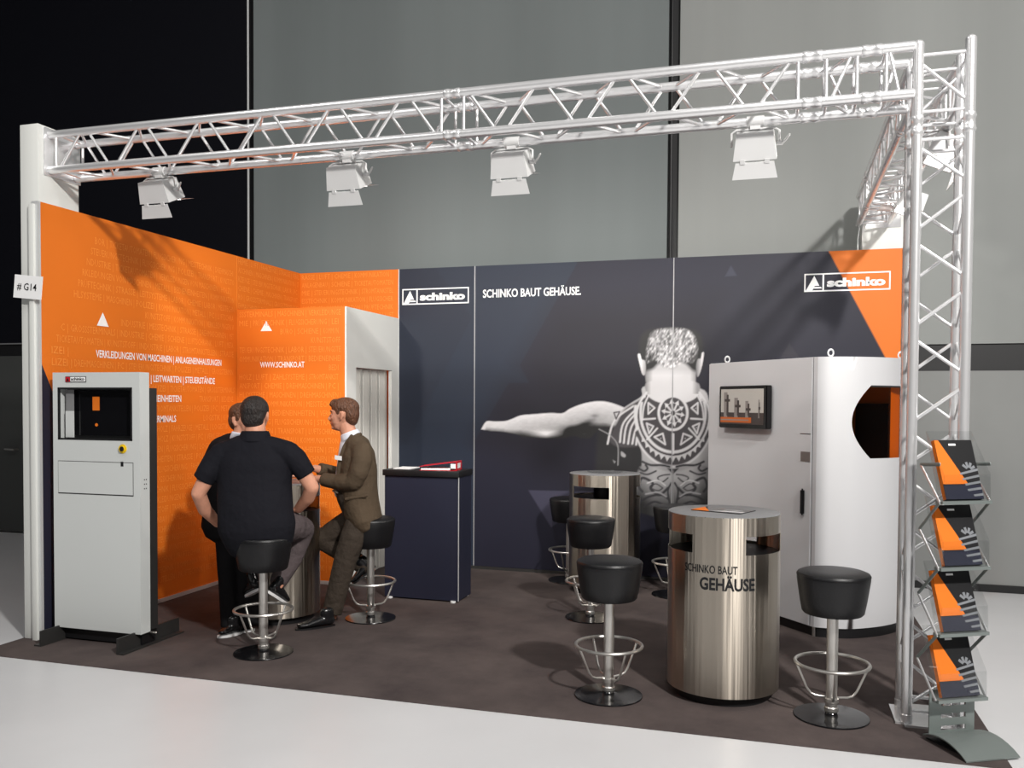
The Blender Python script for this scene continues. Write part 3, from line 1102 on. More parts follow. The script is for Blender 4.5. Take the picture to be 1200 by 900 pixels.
# ------------------------------------------------------------------ floodlights on the truss
def floodlight():
    r = thing('floodlight', 'x', 'floodlight')
    # local: lamp hangs below origin (truss chord), shines towards +Y and down
    bm = bmesh.new()
    tube(bm, [(-0.05, 0, 0.0), (0.05, 0, 0.0)], [0.034, 0.034], 16, round_caps=False)
    box(bm, -0.03, 0.03, -0.02, 0.02, -0.048, -0.02)
    obj('clamp', bm, 'lamp_white', r, True)
    bm = bmesh.new()
    tube(bm, [(-0.138, 0.0, -0.135), (-0.138, 0.0, -0.06), (-0.11, 0, -0.042), (0.11, 0, -0.042), (0.138, 0, -0.06), (0.138, 0, -0.135)], [0.007] * 6, 8)
    obj('yoke', bm, 'lamp_white', r, True)
    rot = Matrix.Rotation(rad(-66), 4, 'X')
    piv = Matrix.Translation((0, 0.0, -0.135))

    def place(bm):
        bmesh.ops.transform(bm, matrix=piv @ rot, verts=bm.verts[:])
    bm = bmesh.new()
    # housing: wider towards the lens
    b0 = [(-0.105, -0.075, -0.085), (0.105, -0.075, -0.085), (0.105, -0.075, 0.085), (-0.105, -0.075, 0.085)]
    b1 = [(-0.125, 0.075, -0.10), (0.125, 0.075, -0.10), (0.125, 0.075, 0.10), (-0.125, 0.075, 0.10)]
    a = [bm.verts.new(q) for q in b0]; b = [bm.verts.new(q) for q in b1]
    bm.faces.new(a); 
    for i in range(4):
        bm.faces.new((a[i], b[i], b[(i + 1) % 4], a[(i + 1) % 4]))
    c = [bm.verts.new((x * 0.86, 0.075, z * 0.84)) for x, _, z in b1]
    for i in range(4):
        bm.faces.new((b[i], c[i], c[(i + 1) % 4], b[(i + 1) % 4]))
    dv = [bm.verts.new((x * 0.8, 0.045, z * 0.78)) for x, _, z in b1]
    for i in range(4):
        bm.faces.new((c[i], dv[i], dv[(i + 1) % 4], c[(i + 1) % 4]))
    bm.faces.new(dv[::-1])
    bmesh.ops.recalc_face_normals(bm, faces=bm.faces[:])
    place(bm)
    hs = obj('housing', bm, 'lamp_white', r)
    bm = bmesh.new()
    box(bm, -0.097, 0.097, 0.047, 0.052, -0.075, 0.075)
    place(bm)
    obj('lens', bm, 'lens', r)
    # barn doors
    for sg_, ang in ((-1, 8), (1, 78)):
        bm = bmesh.new()
        pts = [(-0.11, 0.085, sg_ * 0.10), (0.11, 0.085, sg_ * 0.10), (0.13, 0.085 + 0.095 * math.cos(rad(ang)), sg_ * (0.10 + 0.095 * math.sin(rad(ang)))),
               (-0.13, 0.085 + 0.095 * math.cos(rad(ang)), sg_ * (0.10 + 0.095 * math.sin(rad(ang))))]
        prism(bm, pts, (0, 0, sg_ * 0.003))
        place(bm)
        bd = obj('barn_door', bm, 'lamp_white', r)
        for hx in (-0.07, 0.07):
            bm = bmesh.new()
            box(bm, hx - 0.014, hx + 0.014, 0.068, 0.094, min(sg_ * 0.096, sg_ * 0.108), max(sg_ * 0.096, sg_ * 0.108))
            place(bm)
            obj('hinge', bm, 'lamp_white', bd)
    bm = bmesh.new()
    tube(bm, [(0.12, 0, -0.135), (0.158, 0, -0.135)], [0.013, 0.013], 10, round_caps=False)
    tube(bm, [(0.155, 0, -0.135), (0.175, -0.01, -0.12), (0.195, -0.02, -0.095)], [0.008, 0.007, 0.006], 8)
    obj('knob', bm, 'lamp_white', r, True)
    r.scale = (0.94, 0.94, 0.94)
    return r


def lamp_light(root_loc, rz, power, target):
    l = bpy.data.lights.new('floodlight_beam', 'SPOT')
    l.energy = power
    l.spot_size = rad(100)
    l.spot_blend = 0.7
    l.shadow_soft_size = 0.06
    l.color = (1, 0.96, 0.90)
    o = bpy.data.objects.new('floodlight_beam', l)
    f = Matrix.Rotation(rz, 3, 'Z') @ V((0, 0.075, -0.10))
    o.location = V(root_loc) + V((0, 0, -0.127)) + f
    aim(o, target)
    COL.objects.link(o)


fl0 = floodlight()
G = 'white floodlights clamped to the truss'
spots = [((0.715, 0.32, 3.23), 0, 'white floodlight on the front truss, first from the left pillar', 95, (1.0, 3.4, 1.7)),
         ((2.15, 0.32, 3.23), 0, 'white floodlight on the front truss, second from the left pillar', 95, (2.1, 3.4, 1.7)),
         ((3.255, 0.32, 3.23), 0, 'white floodlight on the front truss, third from the left pillar', 95, (3.2, 3.4, 1.7)),
         ((4.68, 0.32, 3.23), 0, 'white floodlight on the front truss, nearest the truss column', 95, (4.9, 3.4, 1.7)),
         ((5.72, 0.75, 3.23), rad(90), 'white floodlight on the right truss, close to the truss column', 70, (0.0, 0.4, 1.5)),
         ((5.72, 2.1, 3.23), rad(90), 'white floodlight on the right truss, close to the rear pillar', 70, (1.2, 2.2, 1.2))]
for i, (loc, rz, lab, pw, tg) in enumerate(spots):
    o = fl0 if i == 0 else copy_tree(fl0)
    o.location = loc
    o.rotation_euler = (0, 0, rz)
    tag(o, lab, 'floodlight', G)
    lamp_light(loc, rz, pw, tg)

# ------------------------------------------------------------------ bar stools
def bar_stool():
    r = thing('bar_stool', 'x', 'stool')
    bm = bmesh.new()
    lathe(bm, [(0.10, 0.548), (0.148, 0.552), (0.157, 0.562), (0.168, 0.62), (0.180, 0.70), (0.185, 0.738), (0.183, 0.750)], 48)
    obj('seat', bm, 'leather', r, True)
    bm = bmesh.new()
    lathe(bm, [(0.180, 0.748), (0.1865, 0.750), (0.1865, 0.756), (0.180, 0.766), (0.160, 0.774), (0.10, 0.779), (0.02, 0.780)], 48)
    obj('seat_cushion', bm, 'leather', r, True)
    bm = bmesh.new()
    lathe(bm, [(0.029, 0.10), (0.029, 0.55)], 24)
    obj('pole', bm, 'satin_steel', r, True)
    bm = bmesh.new()
    lathe(bm, [(0.190, 0.0), (0.192, 0.004), (0.190, 0.009), (0.15, 0.014), (0.06, 0.018), (0.03, 0.022), (0.025, 0.03)], 56)
    obj('base_disc', bm, 'disc_black', r, True)
    bm = bmesh.new()
    lathe(bm, [(0.030, 0.028), (0.036, 0.034), (0.036, 0.052), (0.031, 0.058), (0.031, 0.076), (0.037, 0.080), (0.037, 0.10), (0.029, 0.106)], 24)
    obj('collar', bm, 'satin_steel', r, True)
    bm = bmesh.new()
    n, k = 48, 8
    rings = []
    for i in range(n):
        a = 2 * math.pi * i / n
        rings.append([bm.verts.new(((0.186 + 0.0095 * math.cos(2 * math.pi * j / k)) * math.cos(a), (0.186 + 0.0095 * math.cos(2 * math.pi * j / k)) * math.sin(a), 0.287 + 0.0095 * math.sin(2 * math.pi * j / k))) for j in range(k)])
    for i in range(n):
        for j in range(k):
            bm.faces.new((rings[i][j], rings[(i + 1) % n][j], rings[(i + 1) % n][(j + 1) % k], rings[i][(j + 1) % k]))
    bmesh.ops.recalc_face_normals(bm, faces=bm.faces[:])
    fr = obj('foot_ring', bm, 'satin_steel', r, True)
    for q in range(4):
        a = q * math.pi / 2 + 0.5
        bm = bmesh.new()
        c, s = math.cos(a), math.sin(a)
        tube(bm, [(0.183 * c, 0.183 * s, 0.282), (0.125 * c, 0.125 * s, 0.145), (0.105 * c, 0.105 * s, 0.118), (0.08 * c, 0.08 * s, 0.108), (0.03 * c, 0.03 * s, 0.104)], [0.0065] * 5, 8)
        obj('strut', bm, 'satin_steel', fr, True)
    return r


st0 = bar_stool()
G = 'black bar stools with round foot rings'
stools = [((3.927, 0.041), 'black bar stool on the carpet left of the front steel table', 0.2),
          ((5.113, 0.065), 'black bar stool standing in front of the white cabinet', 1.1),
          ((3.461, 1.782), 'black bar stool in front of the rear steel table, half hidden by a nearer stool', 0.5),
          ((2.98, 3.13), 'black bar stool tucked against the left side of the rear steel table', 0.9),
          ((3.985, 2.805), 'black bar stool at the mural wall, half hidden behind the front steel table', 0.0),
          ((1.611, 0.185), 'black bar stool under the man in the black polo shirt', 0.75),
          ((1.869, 1.241), 'black bar stool under the man in the brown suit', 0.1)]
for i, ((x, y), lab, rz) in enumerate(stools):
    o = st0 if i == 0 else copy_tree(st0)
    o.location = (x, y, 0.0)
    o.rotation_euler = (0, 0, rz)
    tag(o, lab, 'stool', G)

# ------------------------------------------------------------------ steel drum tables
def drum_table(loc, rz, label, lettering=False):
    r = thing('drum_table', label, 'table', (*loc, 0), rz, 'round brushed steel drum tables')
    R_, Z0, Z1 = 0.312, 0.055, 1.035
    za, zb = 0.835, 0.935
    seg = 120
    bm = bmesh.new()
    zs = [Z0, 0.3, 0.6, za, zb, Z1]
    def slot(i):      # three openings, 66 degrees each
        a = (i * 360 / seg) % 120
        return a < 66
    for Rr, flip in ((R_, False), (R_ - 0.004, True)):
        g = [[bm.verts.new((Rr * math.cos(2 * math.pi * i / seg), Rr * math.sin(2 * math.pi * i / seg), z)) for i in range(seg)] for z in zs]
        for k in range(len(zs) - 1):
            for i in range(seg):
                if k == 3 and slot(i):
                    continue
                j = (i + 1) % seg
                f = (g[k][i], g[k][j], g[k + 1][j], g[k + 1][i])
                bm.faces.new(f[::-1] if flip else f)
        if not flip:
            go = g
        else:
            gi = g
    for k in (0, len(zs) - 1):
        for i in range(seg):
            j = (i + 1) % seg
            bm.faces.new((go[k][i], gi[k][i], gi[k][j], go[k][j]))
    for i in range(seg):
        j = (i + 1) % seg
        if slot(i):
            bm.faces.new((go[3][i], gi[3][i], gi[3][j], go[3][j]))
            bm.faces.new((go[4][i], gi[4][i], gi[4][j], go[4][j]))
            if not slot(i - 1):
                bm.faces.new((go[3][i], gi[3][i], gi[4][i], go[4][i]))
            if not slot(i + 1):
                bm.faces.new((go[3][j], gi[3][j], gi[4][j], go[4][j]))
    bmesh.ops.recalc_face_normals(bm, faces=bm.faces[:])
    dm = obj('drum', bm, 'brushed_steel', r, True)
    bm = bmesh.new()
    lathe(bm, [(0.305, za - 0.03), (0.305, za - 0.015)], 60)
    obj('shelf', bm, 'black', r, True)
    bm = bmesh.new()
    lathe(bm, [(0.10, za - 0.015), (0.10, Z1 - 0.01)], 40)
    obj('inner_core', bm, 'black', r, True)
    bm = bmesh.new()
    lathe(bm, [(0.300, Z1 - 0.02), (0.312, Z1 - 0.004), (0.312, Z1 + 0.001), (0.309, Z1 + 0.003)], 80)
    obj('table_top', bm, 'grey_laminate', r, True)
    bm = bmesh.new()
    lathe(bm, [(0.265, 0.0), (0.265, 0.075)], 60)
    obj('plinth', bm, 'black', r, True)
    if lettering:
        bm = bmesh.new()
        vx, vy = CP.x - loc[0], CP.y - loc[1]
        a0 = math.atan2(vy, vx) - rz

        def cyl(ang0, z):
            def fn(x, y):
                a = a0 + ang0 + x / 0.3135
                return (0.3135 * math.cos(a), 0.3135 * math.sin(a), z + y)
            return fn
        put_text(bm, 'SCHINKO BAUT', 0.300, 0.042, cyl(rad(-41), 0.733), 0.014, 3)
        put_text(bm, 'GEHÄUSE', 0.303, 0.062, cyl(rad(-23.4), 0.645), 0.032, 3)
        obj('black_lettering', bm, 'black', r)
    return r


def view_angle(loc):
    return math.atan2(CP.y - loc[1], CP.x - loc[0])


TF, TB, TL = (4.535, 0.315), (3.37, 2.82), (1.18, 1.065)
# slot covers 0..66 deg of each 120: turn so that one starts 22 deg right of the view line
drum_table(TF, view_angle(TF) + rad(22), 'brushed steel drum table with printed lettering in the foreground', True)
drum_table(TB, view_angle(TB) + rad(-59), 'brushed steel drum table near the mural wall')
drum_table(TL, view_angle(TL) + rad(30), 'brushed steel drum table between the three men by the orange wall')


def leaflet(name, label, loc, rz, w, h):
    bm = bmesh.new()
    box(bm, -w / 2, w / 2, -h / 2, h / 2, 0, 0.004)
    z = 0.0046
    for pts, mi in ((((-w / 2, -h / 2), (-w * 0.12, -h / 2), (-w / 2, h * 0.35)), 1),
                    (((-w * 0.1, -h * 0.45), (w * 0.48, -h * 0.30), (w * 0.48, -h * 0.12), (w * 0.1, -h * 0.20)), 2),
                    (((-w * 0.05, 0), (w * 0.2, h * 0.12), (w * 0.45, h * 0.05), (w * 0.2, h * 0.02)), 2)):
        f = bm.faces.new([bm.verts.new((a, b, z)) for a, b in pts])
        f.material_index = mi
        if f.calc_area() and f.normal.z < 0:
            f.normal_flip()
    o = obj(name, bm, ['black_gloss', 'orange', 'gear_light'])
    o.location = loc
    o.rotation_euler = (0, 0, rz)
    return tag(o, label, 'brochure')


leaflet('brochure', 'black and orange brochure lying on the front steel table', (4.53, 0.33, 1.0385), rad(-22), 0.30, 0.21)
bm = bmesh.new()
lathe(bm, [(0.13, 0), (0.15, 0.004), (0.16, 0.014), (0.155, 0.014), (0.145, 0.008), (0.02, 0.006)], 40)
o = obj('glass_tray', bm, 'acrylic', None, True)
o.location = (3.37, 2.82, 1.0385)
tag(o, 'flat clear glass tray on the rear steel table', 'tray')
bm = bmesh.new()
box(bm, -0.105, 0.105, -0.15, 0.15, 0, 0.005)
o = obj('leaflet', bm, 'paper')
o.location = (1.16, 1.02, 1.0385)
o.rotation_euler = (0, 0, 0.5)
tag(o, 'white leaflet lying on the steel table between the men', 'leaflet')

# ------------------------------------------------------------------ white machine cabinet with orange window
C0 = V((5.087, 1.721, 0))
DL = V((-0.652, 0.758, 0))
ZB, ZT = 0.071, 1.986
mc = thing('machine_cabinet', 'tall white machine cabinet with curved side and orange tinted window', 'cabinet', (0, 0, 0))
LE = C0 + DL * 1.235
curve_ctrl = smooth_pts([(5.087, 1.721), (5.22, 1.722), (5.353, 1.757), (5.50, 1.856), (5.61, 1.965), (5.70, 2.10), (5.75, 2.25)], 6)
_cl = [0.0]
for a, b in zip(curve_ctrl, curve_ctrl[1:]):
    _cl.append(_cl[-1] + math.hypot(b[0] - a[0], b[1] - a[1]))
CS = _cl[-1]


def cpt(s, z, off=0.0):
    s = max(0, min(CS, s))
    x = float(np.interp(s, _cl, [q[0] for q in curve_ctrl])); y = float(np.interp(s, _cl, [q[1] for q in curve_ctrl]))
    if off:
        x2 = float(np.interp(min(CS, s + .01), _cl, [q[0] for q in curve_ctrl])); y2 = float(np.interp(min(CS, s + .01), _cl, [q[1] for q in curve_ctrl]))
        x1 = float(np.interp(max(0, s - .01), _cl, [q[0] for q in curve_ctrl])); y1 = float(np.interp(max(0, s - .01), _cl, [q[1] for q in curve_ctrl]))
        t = V((x2 - x1, y2 - y1, 0)).normalized()
        x += t.y * off; y -= t.x * off
    return V((x, y, z))


def win_left(z):
    return 0.235 + 0.15 * ((z - 1.53) / 0.257) ** 2


WZ0, WZ1 = 1.272, 1.787
WR = CS - 0.02
bm = bmesh.new()
NS = 30


def sheet(bm, z0, z1, s0f, s1f, nz, off=0.0, ns=NS):
    g = []
    for k in range(nz + 1):
        z = z0 + (z1 - z0) * k / nz
        a, b = s0f(z), s1f(z)
        g.append([bm.verts.new(cpt(a + (b - a) * i / ns, z, off)) for i in range(ns + 1)])
    for k in range(nz):
        for i in range(ns):
            bm.faces.new((g[k][i], g[k][i + 1], g[k + 1][i + 1], g[k + 1][i]))
    return g


sheet(bm, ZB, WZ0, lambda z: 0, lambda z: CS, 4)
sheet(bm, WZ1, ZT, lambda z: 0, lambda z: CS, 2)
sheet(bm, WZ0, WZ1, lambda z: 0, win_left, 16)
sheet(bm, WZ0, WZ1, lambda z: WR, lambda z: CS, 4, ns=2)
# back and left sides, top and bottom
foot = [q for q in curve_ctrl] + [(5.25, 2.95), (4.62, 2.98), (LE.x, LE.y)]
top = [bm.verts.new((x, y, ZT)) for x, y in foot]
bot = [bm.verts.new((x, y, ZB)) for x, y in foot]
bm.faces.new(top)
bm.faces.new(bot[::-1])
nC = len(curve_ctrl)
for i in range(nC - 1, len(foot)):
    j = (i + 1) % len(foot)
    bm.faces.new((bot[i], bot[j], top[j], top[i]))
bmesh.ops.remove_doubles(bm, verts=bm.verts[:], dist=0.0005)
body = obj('body', bm, 'cabinet_paint', mc, True)
# door leaf on the flat front
nrm = V((-0.758, -0.652, 0))


def onl(s, z, off=0.0):
    return C0 + DL * s + nrm * off + V((0, 0, z))


def lprism(name, s0, s1, z0, z1, o0, o1, m, par, bev=0):
    bm = bmesh.new()
    prism(bm, [onl(s0, z0, o0), onl(s1, z0, o0), onl(s1, z1, o0), onl(s0, z1, o0)], nrm * (o1 - o0))
    if bev:
        bmesh.ops.bevel(bm, geom=bm.edges[:], offset=bev, segments=2, affect='EDGES')
    return obj(name, bm, m, par, bool(bev))


lprism('door_gap', 0.036, 0.040, ZB + 0.01, ZT - 0.002, 0.0003, 0.001, 'dark_metal', mc)
dl_ = lprism('door', 0.041, 1.232, ZB + 0.004, ZT - 0.006, 0.0005, 0.014, 'cabinet_paint', mc, 0.002)
lprism('lock_plate', 0.045, 0.138, 1.244, 1.313, 0.014, 0.018, 'lock_steel', dl_)
lprism('gap_line', 0.043, 0.150, 1.438, 1.443, 0.014, 0.0155, 'dark_metal', dl_)
lprism('handle', 0.086, 0.122, 0.858, 1.048, 0.014, 0.042, 'black', dl_, 0.012)
# plinth and feet
bm = bmesh.new()
ins = [V((q[0], q[1], 0)) for q in foot]
cen = sum(ins, V((0, 0, 0))) / len(ins)
prism(bm, [cen + (q - cen) * 0.94 + V((0, 0, 0.0)) for q in ins], (0, 0, ZB))
obj('plinth', bm, 'black', mc)
for q in (onl(0.02, 0, -0.02), cpt(CS * 0.82, 0, -0.03)):
    bm = bmesh.new()
    tube(bm, [q + V((0, 0, 0.0)), q + V((0, 0, ZB))], [0.012, 0.012], 8, round_caps=False)
    obj('foot', bm, 'satin_steel', mc, True)
for q in (onl(1.09, ZT, -0.06), cpt(0.09, ZT, -0.06), cpt(CS * 0.93, ZT, -0.05)):
    bm = bmesh.new()
    n, k = 20, 8
    rings = []
    for i in range(n):
        a = 2 * math.pi * i / n
        e = V((0.95, 0.3, 0)) * math.cos(a) + V((0, 0, 1)) * math.sin(a) * 1.25
        rings.append([bm.verts.new(q + V((0, 0, 0.030)) + e * (0.019 + 0.006 * math.cos(2 * math.pi * j / k)) + V((-0.3, 0.95, 0)) * 0.006 * math.sin(2 * math.pi * j / k)) for j in range(k)])
    for i in range(n):
        for j in range(k):
            bm.faces.new((rings[i][j], rings[(i + 1) % n][j], rings[(i + 1) % n][(j + 1) % k], rings[i][(j + 1) % k]))
    bmesh.ops.recalc_face_normals(bm, faces=bm.faces[:])
    obj('lifting_eye', bm, 'cabinet_paint', mc, True)
# window: tinted pane, dark top edge, machine room behind it
bm = bmesh.new()
sheet(bm, WZ0, WZ1, win_left, lambda z: WR, 16, -0.006)
win = obj('window', bm, 'orange_glass', mc, True)
bm = bmesh.new()
for i in range(14):
    a = win_left(WZ1) + (WR - win_left(WZ1)) * i / 14; b = win_left(WZ1) + (WR - win_left(WZ1)) * (i + 1) / 14
    prism(bm, [cpt(a, WZ1 - 0.012, 0.001), cpt(b, WZ1 - 0.012, 0.001), cpt(b, WZ1, 0.001), cpt(a, WZ1, 0.001)], (0, 0.01, 0))
obj('top_seal', bm, 'dark_metal', win)
cham = [(5.13, 1.80), (5.60, 2.02), (5.68, 2.20), (5.26, 2.86), (4.66, 2.86), (4.60, 2.50)]
bm = bmesh.new()
fz0, fz1 = 1.05, 1.93
a = [bm.verts.new((x, y, fz0)) for x, y in cham]; b = [bm.verts.new((x, y, fz1)) for x, y in cham]
bm.faces.new(a); bm.faces.new(b[::-1])
for i in range(1, 5):
    bm.faces.new((a[i], b[i], b[i + 1], a[i + 1]))
obj('machine_room', bm, 'cabinet_paint', mc)
wa, wb_ = V((5.68, 2.20, 0)), V((5.26, 2.86, 0))
for nm, k0, k1, z0_, z1_, off, th in (('black_panel', 0.135, 0.60, 1.06, 1.66, 0.01, 0.012), ('dark_block', 0.66, 0.97, 1.06, 1.57, 0.03, 0.10), ('machine_column', 0.585, 0.615, 1.06, 1.92, 0.12, 0.03)):  # black panel stands in for a dark opening, block added for a dark patch
    nn = V((-0.844, -0.537, 0))
    a_, b_ = wa.lerp(wb_, k0) + nn * off, wa.lerp(wb_, k1) + nn * off
    bm = bmesh.new()
    prism(bm, [a_ + V((0, 0, z0_)), b_ + V((0, 0, z0_)), b_ + V((0, 0, z1_)), a_ + V((0, 0, z1_))], nn * th)
    obj(nm, bm, 'black', mc)

# wall-hung screen on the cabinet door
tv = thing('television', 'small flat television mounted on the white cabinet door', 'television', onl(0.714, 1.629, 0.015))
tvr = lambda s, z, o: DL * (s - 0.714) + nrm * (o - 0.015) + V((0, 0, z - 1.629))


def tprism(name, s0, s1, z0, z1, o0, o1, m, bev=0, par=tv):
    bm = bmesh.new()
    prism(bm, [tvr(s0, z0, o0), tvr(s1, z0, o0), tvr(s1, z1, o0), tvr(s0, z1, o0)], nrm * (o1 - o0))
    if bev:
        bmesh.ops.bevel(bm, geom=bm.edges[:], offset=bev, segments=2, affect='EDGES')
    return obj(name, bm, m, par, bool(bev))


tprism('wall_bracket', 0.60, 0.83, 1.50, 1.72, 0.015, 0.03, 'black')
tprism('housing', 0.432, 1.000, 1.464, 1.793, 0.03, 0.085, 'black_gloss', 0.006)
mat('screen_grey', (0.42, 0.40, 0.37), 0.4, emit=0.12)
mat('screen_dark', (0.05, 0.042, 0.04), 0.4, emit=0.1)
mat('screen_orange', (0.42, 0.10, 0.02), 0.4, emit=0.2)
mat('screen_mid', (0.22, 0.20, 0.19), 0.4, emit=0.1)
bm = bmesh.new()


def tq(s0, s1, z0, z1, mi, lay):
    # s runs from right (0) to left (1) along the door
    f = bm.faces.new([bm.verts.new(tvr(a, b, 0.0858 + lay * 0.0006)) for a, b in ((s0, z0), (s1, z0), (s1, z1), (s0, z1))])
    f.material_index = mi


tq(0.462, 0.975, 1.585, 1.768, 0, 0)
tq(0.462, 0.975, 1.495, 1.585, 1, 0)
for s, zt, w in ((0.915, 1.745, 0.022), (0.785, 1.70, 0.022), (0.655, 1.675, 0.018), (0.515, 1.685, 0.007)):
    tq(s - w, s + w, 1.545, zt, 3, 1)
    tq(s - w * 1.7, s - w * 0.6, 1.56, zt - 0.02, 1, 2)
    tq(s - w * 2.6, s + w * 0.5, zt - 0.075, zt - 0.055, 1, 3)
tq(0.60, 0.975, 1.507, 1.548, 2, 4)
tq(0.63, 0.975, 1.523, 1.532, 3, 5)
bmesh.ops.recalc_face_normals(bm, faces=bm.faces[:])
o = obj('screen', bm, ['screen_grey', 'screen_dark', 'screen_orange', 'screen_mid'], tv)
o['label'] = 'screen picture of four machines on a grey ground'

# ------------------------------------------------------------------ information kiosk
ko = thing('information_kiosk', 'tall light grey kiosk with a screen recess in front of the orange wall', 'kiosk', (0.437, 0.06, 0))
kx0, kx1, kz0, kz1 = -0.354, 0.355, 0.095, 1.838
ky0, ky1 = -0.048, 0.045
sx0, sx1, sz0, sz1 = 0.124 - 0.437, 0.733 - 0.437, 1.382, 1.737
bm = bmesh.new()


def fbox(x0, x1, z0, z1):
    box(bm, x0, x1, ky0, ky1, z0, z1)


fbox(kx0, kx1, kz0, sz0); fbox(kx0, kx1, sz1, kz1); fbox(kx0, sx0, sz0, sz1); fbox(sx1, kx1, sz0, sz1)
bmesh.ops.remove_doubles(bm, verts=bm.verts[:], dist=0.0005)
obj('front_shell', bm, 'kiosk_paint', ko)
boxo('back_frame', (kx0 + 0.02, kx1 - 0.012, ky1, 0.135, 0.10, 1.735), 'dark_metal', ko)
boxo('under_frame', (kx0 + 0.03, kx1 - 0.03, 0.0, 0.13, 0.012, 0.10), 'black', ko)
bm = bmesh.new()
for a in ((sx0, sx1, sz0, sz0 + 0.012), (sx0, sx1, sz1 - 0.012, sz1), (sx0, sx0 + 0.014, sz0, sz1), (sx1 - 0.014, sx1, sz0, sz1)):
    box(bm, a[0], a[1], ky0 - 0.001, ky0 + 0.01, a[2], a[3])
obj('screen_bezel', bm, 'black', ko)
mon = boxo('monitor', (sx0 + 0.06, sx1 - 0.04, ky1 - 0.03, ky1 + 0.002, sz0 + 0.03, sz1 - 0.02), 'black_gloss', ko)
boxo('recess_back', (sx0, sx1, ky1 - 0.008, ky1, sz0, sz1), 'black', ko)
boxo('inner_flange', (sx0 + 0.036, sx0 + 0.10, ky0 + 0.03, ky0 + 0.04, sz0 + 0.015, sz1 - 0.16), 'kiosk_paint', ko)
boxo('inner_flange', (sx0 + 0.036, sx0 + 0.10, ky0 + 0.035, ky0 + 0.04, sz1 - 0.16, sz1 - 0.015), 'grey_laminate', ko)
boxo('hole_infill', (sx0 + 0.235, sx0 + 0.29, ky1 - 0.033, ky1 - 0.03, 1.582, 1.675), 'orange', mon)  # orange piece added in place of a hole showing the wall behind
bm = bmesh.new()
lathe(bm, [(0.011, 0), (0.011, 0.003)], 16)
bmesh.ops.rotate(bm, verts=bm.verts[:], matrix=Matrix.Rotation(rad(90), 3, 'X'))
o = obj('round_hole_infill', bm, 'orange', mon)  # round orange piece, likewise added in place of a see-through hole
o.location = (sx0 + 0.265, ky1 - 0.03, 1.484)
# logo plate
lp = boxo('logo_plate', (0.193 - 0.437, 0.363 - 0.437, ky0 - 0.004, ky0, 1.773, 1.811), 'black', ko)
boxo('logo_field', (0.196 - 0.437, 0.232 - 0.437, ky0 - 0.0055, ky0 - 0.004, 1.776, 1.808), 'red', lp)
boxo('logo_field', (0.236 - 0.437, 0.360 - 0.437, ky0 - 0.0055, ky0 - 0.004, 1.777, 1.807), 'white_print', lp)
bm = bmesh.new()
put_text(bm, 'schinko', 0.11, 0.02, lambda a, b: (0.242 - 0.437 + a, ky0 - 0.0065, 1.784 + b), 0.03)
obj('lettering', bm, 'black', lp)
bm = bmesh.new()
bm.faces.new([bm.verts.new(q) for q in ((0.203 - 0.437, ky0 - 0.0062, 1.78), (0.226 - 0.437, ky0 - 0.0062, 1.78), (0.2145 - 0.437, ky0 - 0.0062, 1.803))])
obj('lettering', bm, 'black', lp)
# lower flap with its dark joint
fx0, fx1, fz0, fz1 = 0.123 - 0.437, 0.740 - 0.437, 1.014, 1.239
boxo('flap_joint', (fx0, fx1, ky0 - 0.001, ky0, fz0, fz1), 'dark_metal', ko)
fp = boxo('flap', (fx0 + 0.004, fx1 - 0.004, ky0 - 0.003, ky0 - 0.001, fz0 + 0.008, fz1 - 0.004), 'kiosk_paint', ko)
bm = bmesh.new()
box(bm, 0.643 - 0.437, 0.663 - 0.437, ky0 - 0.005, ky0 - 0.003, 1.212, 1.243, 0.0)
obj('key_slot', bm, 'black', fp)
for r_, z0_, z1_, m_, ox in ((0.031, 0, 0.006, 'yellow', 0), (0.022, 0.006, 0.016, 'yellow', 0), (0.0165, 0.016, 0.020, 'black', 0.005)):
    bm = bmesh.new()
    lathe(bm, [(r_, z0_), (r_ * 0.96, z1_)], 28)
    bmesh.ops.rotate(bm, verts=bm.verts[:], matrix=Matrix.Rotation(rad(90), 3, 'X'))
    o = obj('emergency_button', bm, m_, ko, True)
    o.location = (0.657 - 0.437 + ox, ky0, 1.329)
bm = bmesh.new()
for k in range(3):
    for q in range(2):
        box(bm, kx1, kx1 + 0.001, -0.01 + q * 0.018, -0.002 + q * 0.018, 1.06 + k * 0.03, 1.068 + k * 0.03)
o = obj('vent_hole', bm, 'dark_metal', ko)
o['kind'] = 'stuff'
# two angle-iron runners
for x0, sgn in ((0.113 - 0.437, -1), (0.735 - 0.437, 1)):
    bm = bmesh.new()
    box(bm, x0, x0 + 0.012, -0.21, 0.40, 0.0, 0.105)
    if sgn > 0:
        box(bm, x0 + 0.012, x0 + 0.055, -0.21, 0.40, 0.0, 0.010)
    else:
        box(bm, x0 - 0.045, x0, -0.21, 0.40, 0.0, 0.010)
    obj('runner', bm, 'dark_metal', ko)
bm = bmesh.new()
tube(bm, [(kx1 - 0.01, 0.06, 0.085), (kx1 + 0.03, 0.06, 0.085)], [0.008, 0.008], 8)
obj('bolt', bm, 'satin_steel', ko, True)

